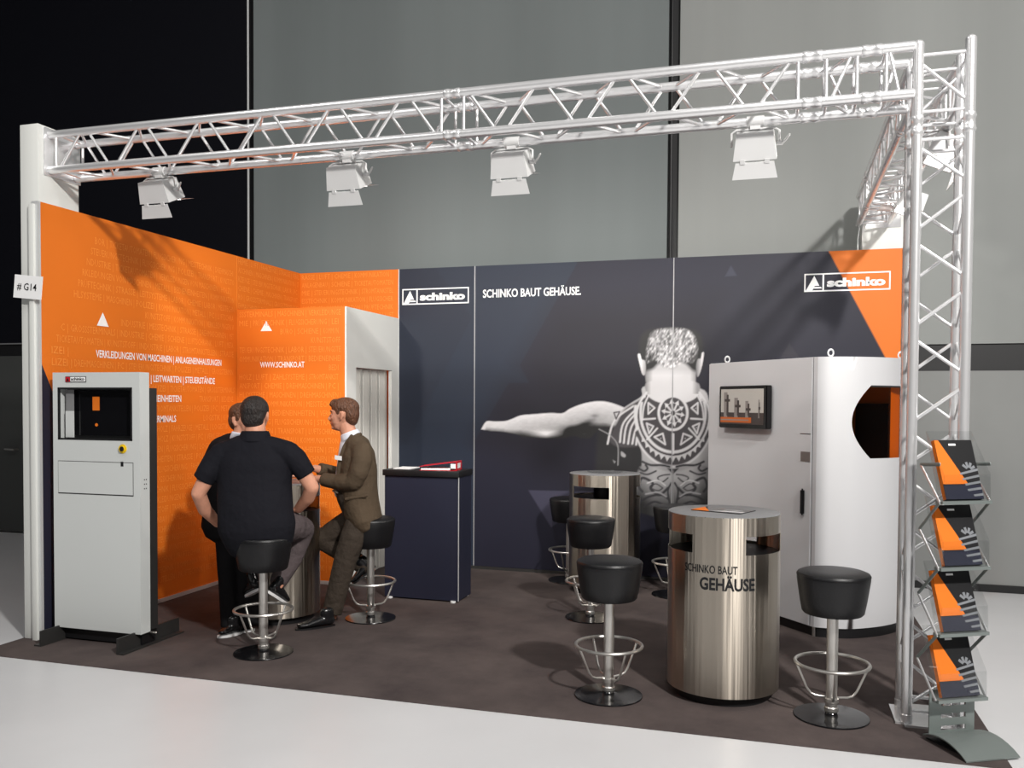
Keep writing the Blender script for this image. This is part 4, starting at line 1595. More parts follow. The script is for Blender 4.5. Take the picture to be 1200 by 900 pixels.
# ------------------------------------------------------------------ counter and what lies on it
ct = thing('counter', 'dark blue reception counter beside the storage cabin', 'counter', (1.99, 2.09, 0))
boxo('body', (-0.33, 0.330, -0.150, 0.165, 0.012, 1.035), 'navy', ct)
boxo('worktop', (-0.345, 0.338, -0.166, 0.175, 1.035, 1.084), 'black', ct, 0.002)
boxo('corner_profile', (0.331, 0.337, -0.156, -0.149, 0.012, 1.035), 'profile', ct)
for x, y in ((-0.28, -0.12), (0.29, -0.13), (0.30, 0.13), (-0.28, 0.13)):
    bm = bmesh.new()
    lathe(bm, [(0.022, 0), (0.022, 0.014)], 16)
    o = obj('foot', bm, 'paper', ct, True)
    o.location = (x, y - 0.03 if y < 0 else y, 0)
bd = thing('ring_binder', 'red ring binder lying on the dark counter', 'binder', (2.12, 2.06, 1.0845), rad(8))
bm = bmesh.new()
prism(bm, [(-0.16, -0.10, 0), (0.15, -0.10, 0), (0.15, -0.10, 0.004), (-0.16, -0.10, 0.004)], (0, 0.22, 0))
prism(bm, [(-0.16, -0.10, 0.030), (0.15, -0.10, 0.072), (0.15, -0.10, 0.076), (-0.16, -0.10, 0.034)], (0, 0.22, 0))
obj('cover', bm, 'red', bd)
boxo('spine', (0.147, 0.152, -0.10, 0.12, 0, 0.076), 'red', bd)
boxo('spine_label', (0.1522, 0.1535, -0.05, 0.06, 0.018, 0.06), 'paper', bd)
boxo('front_label', (0.105, 0.147, -0.1015, -0.100, 0.02, 0.058), 'paper', bd)
bm = bmesh.new()
prism(bm, [(-0.15, -0.095, 0.005), (0.10, -0.095, 0.005), (0.10, -0.095, 0.02), (-0.15, -0.095, 0.018)], (0, 0.21, 0))
obj('paper_block', bm, 'paper', bd)
bm = bmesh.new()
box(bm, 1.70, 1.86, 2.02, 2.22, 1.0845, 1.092)
tag(obj('paper_pad', bm, 'paper'), 'thin white paper pad on the left of the dark counter', 'paper')

# ------------------------------------------------------------------ brochure stand
bs = thing('brochure_stand', 'folding silver brochure stand with four clear pockets by the truss column', 'stand', (5.664, -0.075, 0), math.atan2(0.487, 0.874))
# local: x = width, -y = front
bm = bmesh.new()
prof = []
for k in range(9):
    t = k / 8
    prof.append((0.02 - 0.30 * t, 0.008 + 0.048 * math.sin(math.pi * min(1, 0.10 + 0.9 * t)) ** 0.8))
pts = [(-0.145, y, z) for y, z in prof] + [(-0.145, y, z - 0.006) for y, z in prof[::-1]]
prism(bm, pts, (0.29, 0, 0))
obj('base_plate', bm, 'silver_grey', bs, True)
bm = bmesh.new()
prism(bm, [(-0.125, 0.02, 0.001), (0.13, 0.02, 0.001), (0.15, -0.25, 0.001), (-0.10, -0.22, 0.001)], (0, 0, 0.008))
obj('base_pad', bm, 'black', bs)
bm = bmesh.new()
zs = [0.03, 0.045, 0.068, 0.105, 0.128, 0.165, 0.188, 0.25]
for i in range(7):
    if i % 2 == 1 and i < 7:
        box(bm, -0.128, -0.062, -0.003, 0.003, zs[i], zs[i + 1])
        box(bm, 0.078, 0.128, -0.003, 0.003, zs[i], zs[i + 1])
    else:
        box(bm, -0.128, 0.128, -0.003, 0.003, zs[i], zs[i + 1])
obj('slotted_panel', bm, 'silver_grey', bs)
tiers = [0.235, 0.555, 0.875, 1.195]
for ti, zb_ in enumerate(tiers):
    yb, yt, zt_ = -0.075, 0.045, zb_ + 0.295
    xs_ = -0.012
    pk = bmesh.new()
    wv = 0.128
    prism(pk, [(xs_ - wv, yt, zt_ + 0.03), (xs_ + wv, yt, zt_ + 0.03), (xs_ + wv, yb + 0.02, zb_ - 0.005), (xs_ - wv, yb + 0.02, zb_ - 0.005)], (0, 0.003, 0))
    prism(pk, [(xs_ - wv, yb - 0.015, zb_ + 0.12), (xs_ + wv, yb - 0.015, zb_ + 0.12), (xs_ + wv, yb - 0.02, zb_ - 0.005), (xs_ - wv, yb - 0.02, zb_ - 0.005)], (0, 0.003, 0))
    prism(pk, [(xs_ + wv, yb - 0.02, zb_ - 0.005), (xs_ + wv, yb + 0.02, zb_ - 0.005), (xs_ + wv, yt, zt_ + 0.03), (xs_ + wv, yb - 0.015, zb_ + 0.12)], (0.003, 0, 0))
    prism(pk, [(xs_ - wv, yb - 0.02, zb_ - 0.005), (xs_ - wv, yb + 0.02, zb_ - 0.005), (xs_ - wv, yt, zt_ + 0.03), (xs_ - wv, yb - 0.015, zb_ + 0.12)], (0.003, 0, 0))
    p_ = obj('pocket', pk, 'acrylic', bs)
    boxo('rail', (xs_ - wv - 0.01, xs_ + wv + 0.01, yb - 0.02, yb + 0.03, zb_ - 0.022, zb_ - 0.006), 'silver_grey', p_)
    for sx_ in (-1, 1):
        bm = bmesh.new()
        x_ = xs_ + sx_ * (wv + 0.012)
        tube(bm, [(x_, yb, zb_ - 0.012), (x_, yt + 0.02, zb_ + 0.16)], [(0.009, 0.003)] * 2, 8, side=(0, 1, 0))
        obj('link_bar', bm, 'aluminium', p_)
        bm = bmesh.new()
        tube(bm, [(x_, yt + 0.02, zb_ + 0.16), (x_, yb, zb_ + 0.305 if ti < 3 else zb_ + 0.17)], [(0.009, 0.003)] * 2, 8, side=(0, 1, 0))
        obj('link_bar', bm, 'silver_grey', p_)
# brochures in the pockets
names = ['lowest pocket of the brochure stand', 'second pocket from the bottom of the brochure stand', 'third pocket from the bottom of the brochure stand', 'top pocket of the brochure stand']


def brochure_mesh():
    bm = bmesh.new()
    w_, h_, t_ = 0.105, 0.297, 0.022
    box(bm, -w_, w_, -0.0, t_, 0, h_)
    y = -0.0009

    def pg(ps, mi, lay=0):
        f = bm.faces.new([bm.verts.new((a, y - lay * 0.0006, b)) for a, b in ps])
        f.material_index = mi
        f.normal_update()
        if f.normal.y > 0:
            f.normal_flip()
    pg([(-w_, 0), (w_, 0), (w_, h_), (-w_, h_)], 0)
    pg([(-w_, 0.075), (0.035, 0.075), (-w_ + 0.022, h_ * 0.995), (-w_, h_ * 0.995)], 1, 1)
    pg([(-w_, 0.0), (w_, 0.0), (w_, 0.070), (-w_, 0.070)], 2, 1)
    # teeth of a large gear rising from the lower right
    for k in range(5):
        z0 = 0.012 + k * 0.027
        x0 = 0.035 - 0.008 * k + (0.02 if k == 0 else 0)
        pg([(x0, z0), (w_, z0 + 0.004 + 0.004 * k), (w_, z0 + 0.016 + 0.004 * k), (x0 - 0.004, z0 + 0.010)], 3, 2)
    cxg, czg = 0.055, 0.145
    for k in range(4):
        a = rad(25 + 38 * k)
        pg([(cxg + 0.012 * math.cos(a - .5), czg + 0.012 * math.sin(a - .5)), (cxg + 0.040 * math.cos(a - .18), czg + 0.040 * math.sin(a - .18)),
            (cxg + 0.040 * math.cos(a + .18), czg + 0.040 * math.sin(a + .18)), (cxg + 0.012 * math.cos(a + .5), czg + 0.012 * math.sin(a + .5))], 3, 2)
    pg([(-0.03, 0.268), (0.01, 0.268), (0.01, 0.278), (-0.03, 0.278)], 4, 2)
    for f in bm.faces:
        c = f.calc_center_median()
        if c.x < -w_ + 0.0005 and f.material_index == 0:
            f.material_index = 1
    me = bpy.data.meshes.new('brochure')
    bm.to_mesh(me); bm.free()
    for q in ('black', 'orange', 'navy', 'gear_grey', 'paper'):
        me.materials.append(MATS[q])
    return me


bme = brochure_mesh()
for ti, zb_ in enumerate(tiers):
    o = bpy.data.objects.new('brochure', bme)
    COL.objects.link(o)
    base = bs.matrix_basis if False else Matrix.Translation(bs.location) @ Matrix.Rotation(bs.rotation_euler.z, 4, 'Z')
    tilt = math.atan2(0.10, 0.295)
    o.matrix_world = base @ Matrix.Translation((-0.012, -0.078, zb_ + 0.001)) @ Matrix.Rotation(-tilt, 4, 'X')
    tag(o, 'black and orange brochure stack in the ' + names[ti], 'brochure', 'brochures in the folding stand')

# ------------------------------------------------------------------ people
RIGHT, FWD, UP = CR, V((CF.x, CF.y, 0)).normalized(), V((0, 0, 1))


def limb(bm, pts, radii, seg=16):
    """tapered limb as overlapping capsules, one for each bone"""
    for a, b, ra, rb in zip(pts, pts[1:], radii, radii[1:]):
        tube(bm, [a, V(a).lerp(V(b), 0.5), b], [ra, (ra + rb) / 2, rb], seg)


def hand(bm, wrist, d, n, size=1.0, curl=0.5, thumb=1):
    """palm along d with back-of-hand normal n, four unequal bent fingers and a thumb leaving the side of the palm"""
    wrist = V(wrist); d = V(d).normalized(); n = V(n); n = (n - d * n.dot(d)).normalized()
    s = d.cross(n) * thumb
    k = size
    tube(bm, [wrist, wrist + d * 0.035 * k, wrist + d * 0.085 * k], [(0.030 * k, 0.022 * k), (0.040 * k, 0.018 * k), (0.041 * k, 0.015 * k)], 12, side=s)
    for i, (off, ln) in enumerate(((0.031, 0.072), (0.0105, 0.082), (-0.0105, 0.077), (-0.031, 0.060))):
        b = wrist + d * 0.085 * k + s * off * k
        p, ang = b, 0.0
        pts = [b]
        for j, f in enumerate((0.45, 0.32, 0.23)):
            ang += curl * (0.6 if j == 0 else 0.9)
            p = p + (d * math.cos(ang) - n * math.sin(ang)) * ln * f * k + s * off * 0.12 * k
            pts.append(p)
        tube(bm, pts, [0.0092 * k, 0.0088 * k, 0.0082 * k, 0.0070 * k], 8)
    b = wrist + d * 0.025 * k + s * 0.030 * k
    m_ = b + (d * 0.6 + s * 0.7 - n * 0.2).normalized() * 0.038 * k
    tube(bm, [b, m_, m_ + (d * 0.85 + s * 0.3 - n * 0.3).normalized() * 0.034 * k], [0.013 * k, 0.0105 * k, 0.008 * k], 8)


def head(bm, c, face, up, h=0.235, wd=0.155, dp=0.195):
    """skull, jaw, nose, brows, lips and ears; c = centre, face = forward direction"""
    face = V(face).normalized(); up = V(up).normalized()
    side = face.cross(up).normalized()
    up = side.cross(face)
    rot = Matrix((side, face, up)).transposed()
    loc = lambda x, y, z: V(c) + side * x + face * y + up * z
    ball(bm, loc(0, -0.012, 0.03), (wd * 0.5, dp * 0.5, h * 0.37), 24, rot)
    tube(bm, [loc(0, 0.030, 0.035), loc(0, 0.042, -0.01), loc(0, 0.046, -0.055), loc(0, 0.050, -0.088)],
         [(wd * 0.41, 0.058), (wd * 0.42, 0.050), (wd * 0.35, 0.042), (wd * 0.19, 0.026)], 16, side=side)
    tube(bm, [loc(0, -0.015, -0.015), loc(0, 0.03, -0.07)], [(wd * 0.42, 0.06), (wd * 0.33, 0.045)], 16, side=side)
    # nose bridge, tip and wings
    tube(bm, [loc(0, 0.084, 0.022), loc(0, 0.097, 0.0), loc(0, 0.110, -0.022), loc(0, 0.104, -0.030)], [0.008, 0.009, 0.0125, 0.011], 10)
    for s in (-1, 1):
        ball(bm, loc(s * 0.011, 0.096, -0.026), 0.0085, 10)
        tube(bm, [loc(s * 0.012, 0.085, 0.032), loc(s * 0.035, 0.078, 0.036), loc(s * 0.053, 0.060, 0.030)], [0.008, 0.009, 0.007], 8)
        ball(bm, loc(s * 0.040, 0.062, -0.015), (0.02, 0.02, 0.018), 12, rot)
        # ears
        tube(bm, [loc(s * wd * 0.47, -0.008, 0.030), loc(s * wd * 0.53, -0.022, 0.024), loc(s * wd * 0.53, -0.020, 0.0), loc(s * wd * 0.49, -0.006, -0.028)],
             [(0.009, 0.011), (0.008, 0.015), (0.008, 0.013), (0.007, 0.008)], 10, side=side)
    tube(bm, [loc(-0.022, 0.084, -0.053), loc(0, 0.094, -0.051), loc(0.022, 0.084, -0.053)], [0.005, 0.0075, 0.005], 8)
    tube(bm, [loc(-0.018, 0.082, -0.064), loc(0, 0.090, -0.065), loc(0.018, 0.082, -0.064)], [0.005, 0.008, 0.005], 8)
    ball(bm, loc(0, 0.074, -0.088), (0.022, 0.018, 0.016), 12, rot)
    return loc, rot


def shoe(bm_up, bm_sole, heel, toe, up=(0, 0, 1), w=0.045, hh=0.075, sole=0.018):
    heel, toe, up = V(heel), V(toe), V(up)
    d = (toe - heel); ln = d.length; d.normalize()
    side = d.cross(up).normalized(); up = side.cross(d)
    b = heel + up * sole
    tube(bm_up, [b + d * 0.035 + up * hh * 0.50, b + d * 0.09 + up * hh * 0.52, b + d * ln * 0.55 + up * hh * 0.42, b + d * ln * 0.75 + up * hh * 0.30, b + d * (ln - 0.03) + up * hh * 0.25],
         [(w * 0.72, hh * 0.50), (w * 0.80, hh * 0.52), (w * 0.92, hh * 0.42), (w, hh * 0.30), (w * 0.75, hh * 0.24)], 14, side=side)
    tube(bm_up, [b + d * 0.06 + up * hh * 0.5, b + d * 0.065 + up * (hh + 0.03)], [(w * 0.72, 0.05), (w * 0.75, 0.052)], 14, side=side)
    pts = []
    for k in range(24):
        a = 2 * math.pi * k / 24
        x = math.cos(a); y = math.sin(a)
        wy = w * (0.80 + 0.22 * max(0, x) ** 0.5 if x > 0 else 0.80)
        pts.append(heel + d * (ln * 0.5 + x * ln * 0.5) + side * wy * y * (1 - 0.25 * max(0, x) ** 4))
    prism(bm_sole, pts, up * sole)


def hair_cap(name, loc, rot, parts, material, parent, voxel=0.006):
    bm = bmesh.new()
    for c, r in parts:
        ball(bm, loc(*c), r, 20, rot)
    o = blob(name, bm, material, parent, voxel, 3)
    return o


# ---- man in the black polo shirt, seen from behind, seated on the left stool
def rel(o, root):
    """keep the mesh where it was built when its root Empty stands off the origin"""
    o.matrix_parent_inverse = Matrix.Translation(-root.location)
    return o


def FLR(u, v):
    d = CF + CR * ((u - 600) / FPX) + CU * ((CY - v) / FPX)
    return CP + d * (-CP.z / d.z)


def add_shoes(root, lst, mat_up, mat_sole, w=0.045, hh=0.075, sole=0.018):
    for a, b, upv in lst:
        u_, s_ = bmesh.new(), bmesh.new()
        shoe(u_, s_, a, b, upv, w, hh, sole)
        so = rel(blob('shoe', u_, mat_up, root, 0.006, 3), root)
        obj('sole', s_, mat_sole, so)


d0 = 5.738
pm = thing('person', 'man in black polo shirt seen from behind, seated on a bar stool', 'person', (1.60, 0.20, 0))


def P(u, v, o=0.0):
    return at(u, v, d0 + o)


body = bmesh.new()
hc = P(299.5, 488, 0.05)
loc_h, rot_h = head(body, hc, FWD + RIGHT * 0.05, UP, 0.24, 0.165, 0.205)
tube(body, [P(299, 497, 0.03), P(299, 512, 0.02), P(299, 520, 0.02)], [0.066, 0.070, 0.075], 16)
tube(body, [P(299, 535, 0.02), P(299, 550, 0.02), P(300, 575, 0.02), P(301, 605, 0.0), P(303, 628, 0.02)],
     [(0.15, 0.08), (0.19, 0.10), (0.20, 0.12), (0.19, 0.13), (0.18, 0.12)], 24, side=RIGHT, sub=3)
tube(body, [P(299, 518, 0.02), P(299, 540, 0.02)], [0.07, 0.09], 16)
# arms and hands
la = [P(262, 535, 0.02), P(245, 555, 0.0), P(232.5, 578, 0.0), P(240, 597, 0.10), P(255, 613, 0.24)]
limb(body, la, [0.055, 0.055, 0.047, 0.045, 0.031])
hand(body, la[-1], P(263, 619, 0.33) - la[-1], UP, 1.0, 0.45, 1)
ra = [P(336, 535, 0.02), P(353, 550, 0.02), P(365.5, 571, 0.04), P(361, 583, 0.10), P(350, 596, 0.18)]
limb(body, ra, [0.055, 0.054, 0.047, 0.045, 0.032])
hand(body, ra[-1], P(338, 601, 0.25) - ra[-1], UP, 1.0, 0.35, -1)
# legs
ll = [P(284, 622, 0.05), P(292, 632, 0.44), P(300, 655, 0.40), P(303, 682, 0.30)]
rl = [P(322, 622, 0.05), P(354, 622, 0.36), P(342, 655, 0.33), P(325, 686, 0.24)]
limb(body, ll, [0.085, 0.06, 0.052, 0.04])
limb(body, rl, [0.085, 0.06, 0.052, 0.04])
rel(blob('body', body, 'skin', pm, 0.0055, 4), pm)
rel(hair_cap('hair', loc_h, rot_h, [((0, -0.020, 0.045), (0.0915, 0.110, 0.093)), ((0, -0.062, 0.0), (0.078, 0.060, 0.078)), ((0, -0.05, -0.03), (0.069, 0.050, 0.052))], 'hair_dark', pm), pm)
sh = bmesh.new()
tube(sh, [P(299, 526, 0.02), P(298.5, 545, 0.02), P(298.5, 570, 0.02), P(299.5, 598, 0.0), P(301, 616, 0.0), P(303, 630, 0.02)],
     [(0.225, 0.10), (0.248, 0.135), (0.243, 0.155), (0.244, 0.17), (0.252, 0.178), (0.235, 0.17)], 28, side=RIGHT, sub=3)
limb(sh, [P(259, 531, 0.02), P(279, 526.5, 0.02), P(299, 524.5, 0.02), P(319, 526, 0.02), P(339, 530, 0.02)], [0.072, 0.082, 0.088, 0.082, 0.072])
limb(sh, [P(263, 531, 0.02), P(252, 541, 0.015), P(243, 555, 0.0)], [0.078, 0.080, 0.074])
tube(sh, [P(246, 550, 0.005), P(238, 563, 0.0)], [0.074, 0.069], 18, round_caps=False)
limb(sh, [P(335, 530, 0.02), P(346, 538, 0.02), P(354, 549, 0.02)], [0.078, 0.078, 0.070])
tube(sh, [P(352, 546, 0.02), P(359.5, 557, 0.03)], [0.070, 0.065], 18, round_caps=False)
rel(blob('polo_shirt', sh, 'polo_black', pm, 0.007, 6), pm)
cl = bmesh.new()
tube(cl, [P(299, 518, 0.025), P(299, 508, 0.025), P(299, 505, 0.025)], [(0.115, 0.10), (0.094, 0.088), (0.086, 0.082)], 24, side=RIGHT, round_caps=False)
rel(blob('collar', cl, 'polo_black', pm, 0.005, 3), pm)
tr = bmesh.new()
tube(tr, [P(300, 612, 0.02), P(302, 626, 0.03)], [(0.225, 0.155), (0.225, 0.16)], 24, side=RIGHT)
limb(tr, [P(284, 620, 0.06), P(292, 630, 0.44), P(300, 655, 0.40), P(302, 676, 0.32)], [0.112, 0.084, 0.072, 0.062])
limb(tr, [P(324, 620, 0.06), P(340, 617, 0.20), P(354, 620, 0.36), P(342, 654, 0.33), P(327, 680, 0.27)], [0.112, 0.104, 0.086, 0.074, 0.062])
rel(blob('trousers', tr, 'trousers_grey', pm, 0.007, 5), pm)
add_shoes(pm, [(P(304, 692, 0.20), P(290, 700, 0.44), (0.1, -0.3, 0.95)), (P(312, 694, 0.16), P(335, 709, 0.36), (0.15, -0.35, 0.9))], 'shoe_black', 'sole_white')

# ---- man in the brown suit, in profile, perched on the second stool
d1_ = 6.674
bmn = thing('person', 'man in brown suit in profile, perched on a bar stool by the counter', 'person', (1.85, 1.24, 0))


def Q(u, v, o=0.0):
    return at(u, v, d1_ + o)


LEFT = -RIGHT
body = bmesh.new()
fdir = (LEFT + FWD * 0.12).normalized()
hc = Q(402, 487.5, 0.0)
loc_h, rot_h = head(body, hc, fdir, UP + fdir * 0.12, 0.245, 0.158, 0.205)
tube(body, [Q(405.5, 497, 0.0), Q(410, 512, 0.0), Q(414, 522, 0.0)], [0.060, 0.062, 0.06], 16)
tube(body, [Q(415, 532, 0.0), Q(415, 550, 0.0), Q(416, 575, 0.0), Q(423, 603, 0.0)], [(0.07, 0.13), (0.09, 0.15), (0.10, 0.15), (0.10, 0.15)], 20, side=RIGHT, sub=3)
tube(body, [Q(413, 515, 0.0), Q(415, 535, 0.0)], [0.055, 0.06], 14)
na = [Q(423, 530, -0.15), Q(420, 548, -0.20), Q(414, 566, -0.19), Q(395, 565, -0.14), Q(373, 561, -0.05)]
fa = [Q(418, 530, 0.15), Q(409, 548, 0.19), Q(399, 557, 0.17), Q(385, 553, 0.10), Q(369, 549, 0.03)]
for a_ in (na, fa):
    limb(body, a_, [0.05, 0.046, 0.042, 0.038, 0.029])
hand(body, na[-1], Q(361, 558, 0.0) - na[-1], UP, 0.95, 0.3, 1)
hand(body, fa[-1], Q(357, 549, 0.0) - fa[-1], UP, 0.95, 0.3, -1)
limb(body, [Q(425, 604, -0.09), Q(406, 650, -0.12), Q(390, 720, -0.10)], [0.07, 0.055, 0.04])
limb(body, [Q(424, 606, 0.10), Q(379, 630, 0.13), Q(408, 652, 0.10), Q(434, 668, 0.06)], [0.07, 0.055, 0.048, 0.036])
rel(blob('body', body, 'skin', bmn, 0.0055, 4), bmn)


def face_details(loc, rot, root, brow):
    for s in (-1, 1):
        bm = bmesh.new()
        ball(bm, loc(s * 0.031, 0.074, 0.012), (0.013, 0.010, 0.0075), 12, rot)
        e = rel(obj('eye', bm, 'shirt_white', root, 'all'), root)
        bm = bmesh.new()
        ball(bm, loc(s * 0.031, 0.0815, 0.012), (0.006, 0.004, 0.006), 10, rot)
        obj('iris', bm, 'black', e, 'all')
        bm = bmesh.new()
        tube(bm, [loc(s * 0.014, 0.092, 0.034), loc(s * 0.034, 0.087, 0.039), loc(s * 0.052, 0.068, 0.034)], [0.004, 0.0045, 0.003], 8)
        rel(obj('eyebrow', bm, brow, root, 'all'), root)
    bm = bmesh.new()
    tube(bm, [loc(-0.022, 0.088, -0.058), loc(0, 0.0985, -0.058), loc(0.022, 0.088, -0.058)], [0.0025, 0.0035, 0.0025], 8)
    rel(obj('lips', bm, 'lips', root, 'all'), root)


face_details(loc_h, rot_h, bmn, 'hair_brown')
rel(hair_cap('hair', loc_h, rot_h, [((0, -0.020, 0.062), (0.086, 0.108, 0.082)), ((0, -0.065, 0.015), (0.080, 0.060, 0.088)), ((0, -0.075, -0.025), (0.066, 0.040, 0.050)),
                               ((0.01, 0.055, 0.100), (0.058, 0.045, 0.032)), ((0, 0.080, 0.088), (0.045, 0.025, 0.018)),
                               ((0.062, 0.012, 0.040), (0.018, 0.028, 0.04)), ((-0.062, 0.012, 0.040), (0.018, 0.028, 0.04))], 'hair_brown', bmn), bmn)
# shirt
sh = bmesh.new()
tube(sh, [Q(409, 506.5, 0), Q(412, 514, 0)], [(0.071, 0.073), (0.084, 0.086)], 20, side=RIGHT, round_caps=False)
tube(sh, [Q(410, 520, 0.0), Q(408, 545, 0.0), Q(406, 575, 0.0)], [(0.075, 0.07), (0.085, 0.08), (0.10, 0.085)], 20, side=RIGHT, sub=3)
rel(blob('shirt', sh, 'shirt_white', bmn, 0.006, 3), bmn)
# jacket
jk = bmesh.new()
tube(jk, [Q(419, 524, 0.0), Q(420, 534, 0.0), Q(420, 552, 0.0), Q(420.5, 574, 0.0), Q(424, 596, 0.0), Q(428.5, 610, 0.0)],
     [(0.100, 0.17), (0.125, 0.205), (0.140, 0.21), (0.140, 0.205), (0.138, 0.205), (0.128, 0.215)], 26, side=RIGHT, sub=3)
limb(jk, [Q(423, 528, -0.15), Q(417.5, 522, -0.07), Q(416, 520.5, 0.0), Q(416, 522, 0.07), Q(418, 528, 0.15)], [0.075, 0.078, 0.072, 0.075, 0.075])
limb(jk, [Q(424, 529, -0.16), Q(424, 540, -0.20), Q(420, 554, -0.215), Q(414.5, 565, -0.20), Q(398, 565.5, -0.15)], [0.080, 0.076, 0.072, 0.066, 0.060])
tube(jk, [Q(402, 566, -0.16), Q(379, 562, -0.07)], [0.061, 0.052], 18, round_caps=False)
limb(jk, [Q(418, 529, 0.16), Q(409, 547, 0.20), Q(399, 557, 0.18), Q(387, 553.5, 0.11)], [0.078, 0.072, 0.064, 0.056])
tube(jk, [Q(389, 554, 0.12), Q(374, 549.5, 0.045)], [0.057, 0.050], 18, round_caps=False)
jo = rel(blob('jacket', jk, 'suit_brown', bmn, 0.007, 5), bmn)
bm = bmesh.new()
limb(bm, [Q(404, 523, -0.09), Q(413, 513.5, -0.082), Q(420, 510, -0.05), Q(422, 509.5, 0.0), Q(420, 510, 0.05), Q(411, 514, 0.082)], [0.012, 0.016, 0.018, 0.018, 0.018, 0.014], 10)
obj('jacket_collar', bm, 'suit_brown', jo, 'all')
bm = bmesh.new()
tube(bm, [Q(412.5, 510, -0.085), Q(405, 524, -0.10), Q(398.5, 545, -0.115), Q(395.5, 562, -0.115)], [(0.012, 0.006), (0.024, 0.010), (0.022, 0.010), (0.010, 0.008)], 10, side=RIGHT, sub=3)
obj('lapel', bm, 'suit_brown', jo, 'all')
bm = bmesh.new()
tube(bm, [Q(405, 585, -0.20), Q(430, 580.5, -0.205)], [(0.012, 0.008)] * 2, 8, side=UP)
obj('pocket_flap', bm, 'suit_brown', jo, 'all')
bm = bmesh.new()
b_ = Q(396.5, 536.5, -0.14)
prism(bm, [b_ + RIGHT * a + UP * c for a, c in ((-0.026, -0.012), (0.026, -0.020), (0.026, 0.012), (-0.026, 0.020))], -FWD * 0.004)
rel(obj('name_badge', bm, 'paper', bmn), bmn)
bm = bmesh.new()
tube(bm, [Q(391, 575, -0.05), Q(396, 577, -0.10)], [0.012, 0.012], 8)
rel(obj('belt_buckle', bm, 'satin_steel', bmn, 'all'), bmn)
tr = bmesh.new()
tube(tr, [Q(413, 578, 0.0), Q(420, 592, 0.0), Q(428, 606, 0.0)], [(0.125, 0.165), (0.132, 0.17), (0.125, 0.175)], 22, side=RIGHT)
limb(tr, [Q(424, 602, -0.07), Q(414, 630, -0.11), Q(405, 655, -0.12), Q(396, 690, -0.11)], [0.098, 0.098, 0.086, 0.078])
tube(tr, [Q(397, 686, -0.11), Q(389, 718, -0.10)], [0.078, 0.074], 18, round_caps=False)
limb(tr, [Q(424, 604, 0.10), Q(400, 619, 0.12), Q(379, 632, 0.13), Q(402, 648, 0.11), Q(428, 664, 0.07)], [0.108, 0.100, 0.085, 0.072, 0.066])
rel(blob('trousers', tr, 'suit_trousers', bmn, 0.007, 4), bmn)
add_shoes(bmn, [(FLR(393, 733), FLR(346, 739), (0, 0, 1)), (Q(441, 664, 0.05), Q(412, 687, 0.03), (-0.5, -0.2, 0.8))], 'shoe_black', 'black', 0.043, 0.07, 0.012)

# ---- third man in a black suit, mostly hidden behind the man in the polo shirt
tm = thing('person', 'man in black suit mostly hidden behind the man in the polo shirt', 'person', (1.12, 0.55, 0))
d2_ = 6.30


def S(u, v, o=0.0):
    return at(u, v, d2_ + o)


body = bmesh.new()
fd = (RIGHT * 0.85 - FWD * 0.5).normalized()
loc_h, rot_h = head(body, S(286, 494, 0), fd, UP, 0.235, 0.155, 0.195)
tube(body, [S(284, 503, 0.0), S(282, 517, 0.0)], [0.058, 0.062], 14)
tube(body, [S(280, 535, 0.0), S(277, 555, 0.0), S(275, 600, 0.0), S(276, 622, 0.0)], [(0.13, 0.09), (0.15, 0.10), (0.15, 0.10), (0.14, 0.10)], 20, side=RIGHT, sub=3)
tube(body, [S(282, 515, 0.0), S(280, 540, 0.0)], [0.055, 0.07], 14)
la = [S(258, 528, 0.06), S(245, 551, 0.05), S(241, 580, 0.03), S(250, 603, 0.0), S(268, 604, -0.02)]
limb(body, la, [0.046, 0.044, 0.040, 0.036, 0.028])
hand(body, la[-1], RIGHT, UP, 0.95, 0.4, 1)
ra = [S(302, 532, 0.04), S(309, 550, 0.06), S(313, 562, 0.08), S(322, 561, 0.14), S(331, 558, 0.20)]
limb(body, ra, [0.046, 0.044, 0.040, 0.036, 0.028])
hand(body, ra[-1], RIGHT + FWD * 0.5, UP, 0.95, 0.4, -1)
limb(body, [S(268, 620, 0), S(269, 675, -0.03), S(271, 724, -0.05)], [0.07, 0.055, 0.04])
limb(body, [S(288, 620, 0.0), S(291, 670, -0.02), S(292, 721, -0.04)], [0.07, 0.055, 0.04])
rel(blob('body', body, 'skin', tm, 0.0065, 4), tm)
face_details(loc_h, rot_h, tm, 'hair_brown')
rel(hair_cap('hair', loc_h, rot_h, [((0, -0.022, 0.058), (0.084, 0.105, 0.080)), ((0, -0.062, 0.01), (0.080, 0.055, 0.080)),
                               ((0.062, 0.0, 0.035), (0.018, 0.035, 0.04)), ((-0.062, 0.0, 0.035), (0.018, 0.035, 0.04))], 'hair_brown', tm), tm)
sh = bmesh.new()
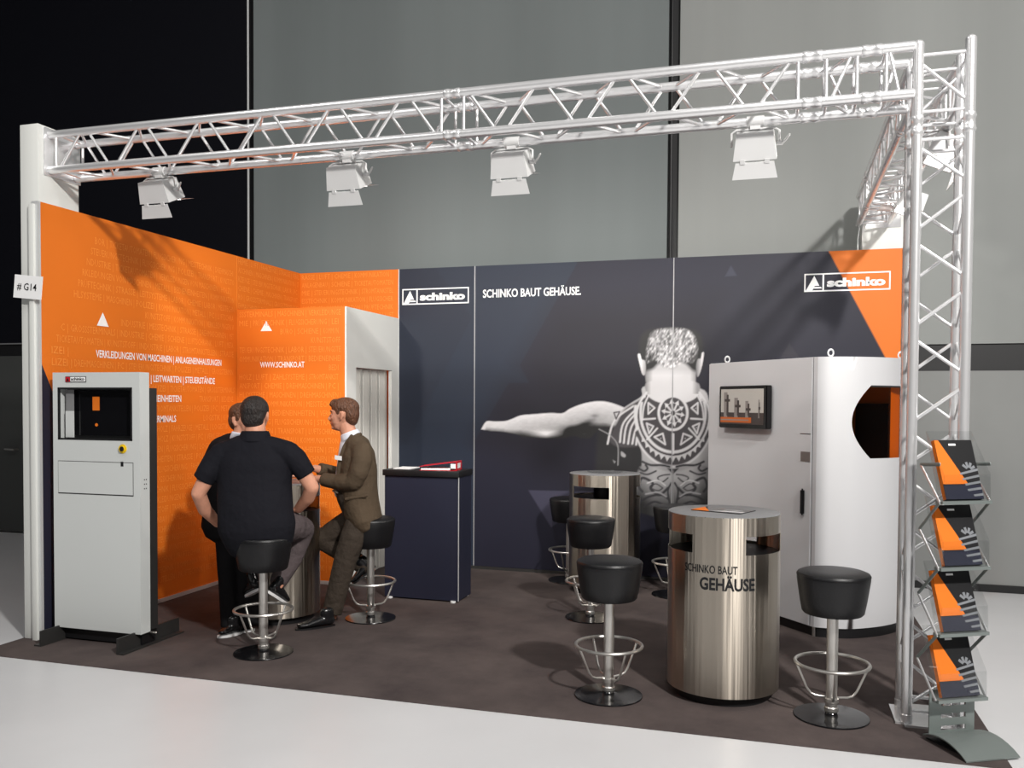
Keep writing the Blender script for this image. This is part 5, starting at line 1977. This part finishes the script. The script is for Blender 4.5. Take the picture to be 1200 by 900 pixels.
tube(sh, [S(283.5, 507, 0), S(282, 516, 0)], [0.070, 0.080], 18, round_caps=False)
tube(sh, [S(282, 522, -0.03), S(280, 560, -0.04)], [(0.08, 0.08), (0.08, 0.08)], 18, side=RIGHT)
rel(blob('shirt', sh, 'shirt_white', tm, 0.007, 3), tm)
jk = bmesh.new()
tube(jk, [S(279, 530, 0.02), S(276, 550, 0.01), S(274, 575, 0.0), S(273, 600, 0.0), S(273, 616, 0.0)],
     [(0.19, 0.11), (0.20, 0.13), (0.20, 0.14), (0.215, 0.14), (0.225, 0.15)], 24, side=RIGHT, sub=3)
limb(jk, [S(257, 524, 0.05), S(270, 519, 0.04), S(280, 517.5, 0.02), S(291, 525, 0.03), S(301, 529, 0.04)], [0.07, 0.072, 0.070, 0.072, 0.07])
limb(jk, [S(256, 526, 0.06), S(244, 550, 0.05), S(241, 580, 0.03), S(249, 603, 0.0), S(262, 604, -0.02)], [0.072, 0.066, 0.062, 0.054, 0.048])
limb(jk, [S(302, 531, 0.04), S(309, 550, 0.06), S(313, 562, 0.08), S(320, 561, 0.13)], [0.072, 0.064, 0.056, 0.048])
rel(blob('jacket', jk, 'suit_black', tm, 0.008, 5), tm)
tr = bmesh.new()
tube(tr, [S(276, 603, 0.0), S(277, 620, 0.0)], [(0.17, 0.125), (0.17, 0.13)], 20, side=RIGHT)
limb(tr, [S(268, 616, 0), S(269, 675, -0.03)], [0.10, 0.082])
tube(tr, [S(269, 670, -0.03), S(271, 734, -0.06)], [0.082, 0.072], 16, round_caps=False)
limb(tr, [S(288, 616, 0.0), S(291, 670, -0.02)], [0.10, 0.082])
tube(tr, [S(291, 665, -0.02), S(292, 732, -0.04)], [0.082, 0.072], 16, round_caps=False)
rel(blob('trousers', tr, 'suit_black', tm, 0.008, 4), tm)
h1, h2 = FLR(284, 742), FLR(299, 739)
add_shoes(tm, [(h1, FLR(254.5, 748), (0, 0, 1)), (h2, h2 + (LEFT * 0.22 - FWD * 0.12), (0, 0, 1))], 'shoe_black', 'sole_white', 0.043, 0.07, 0.016)
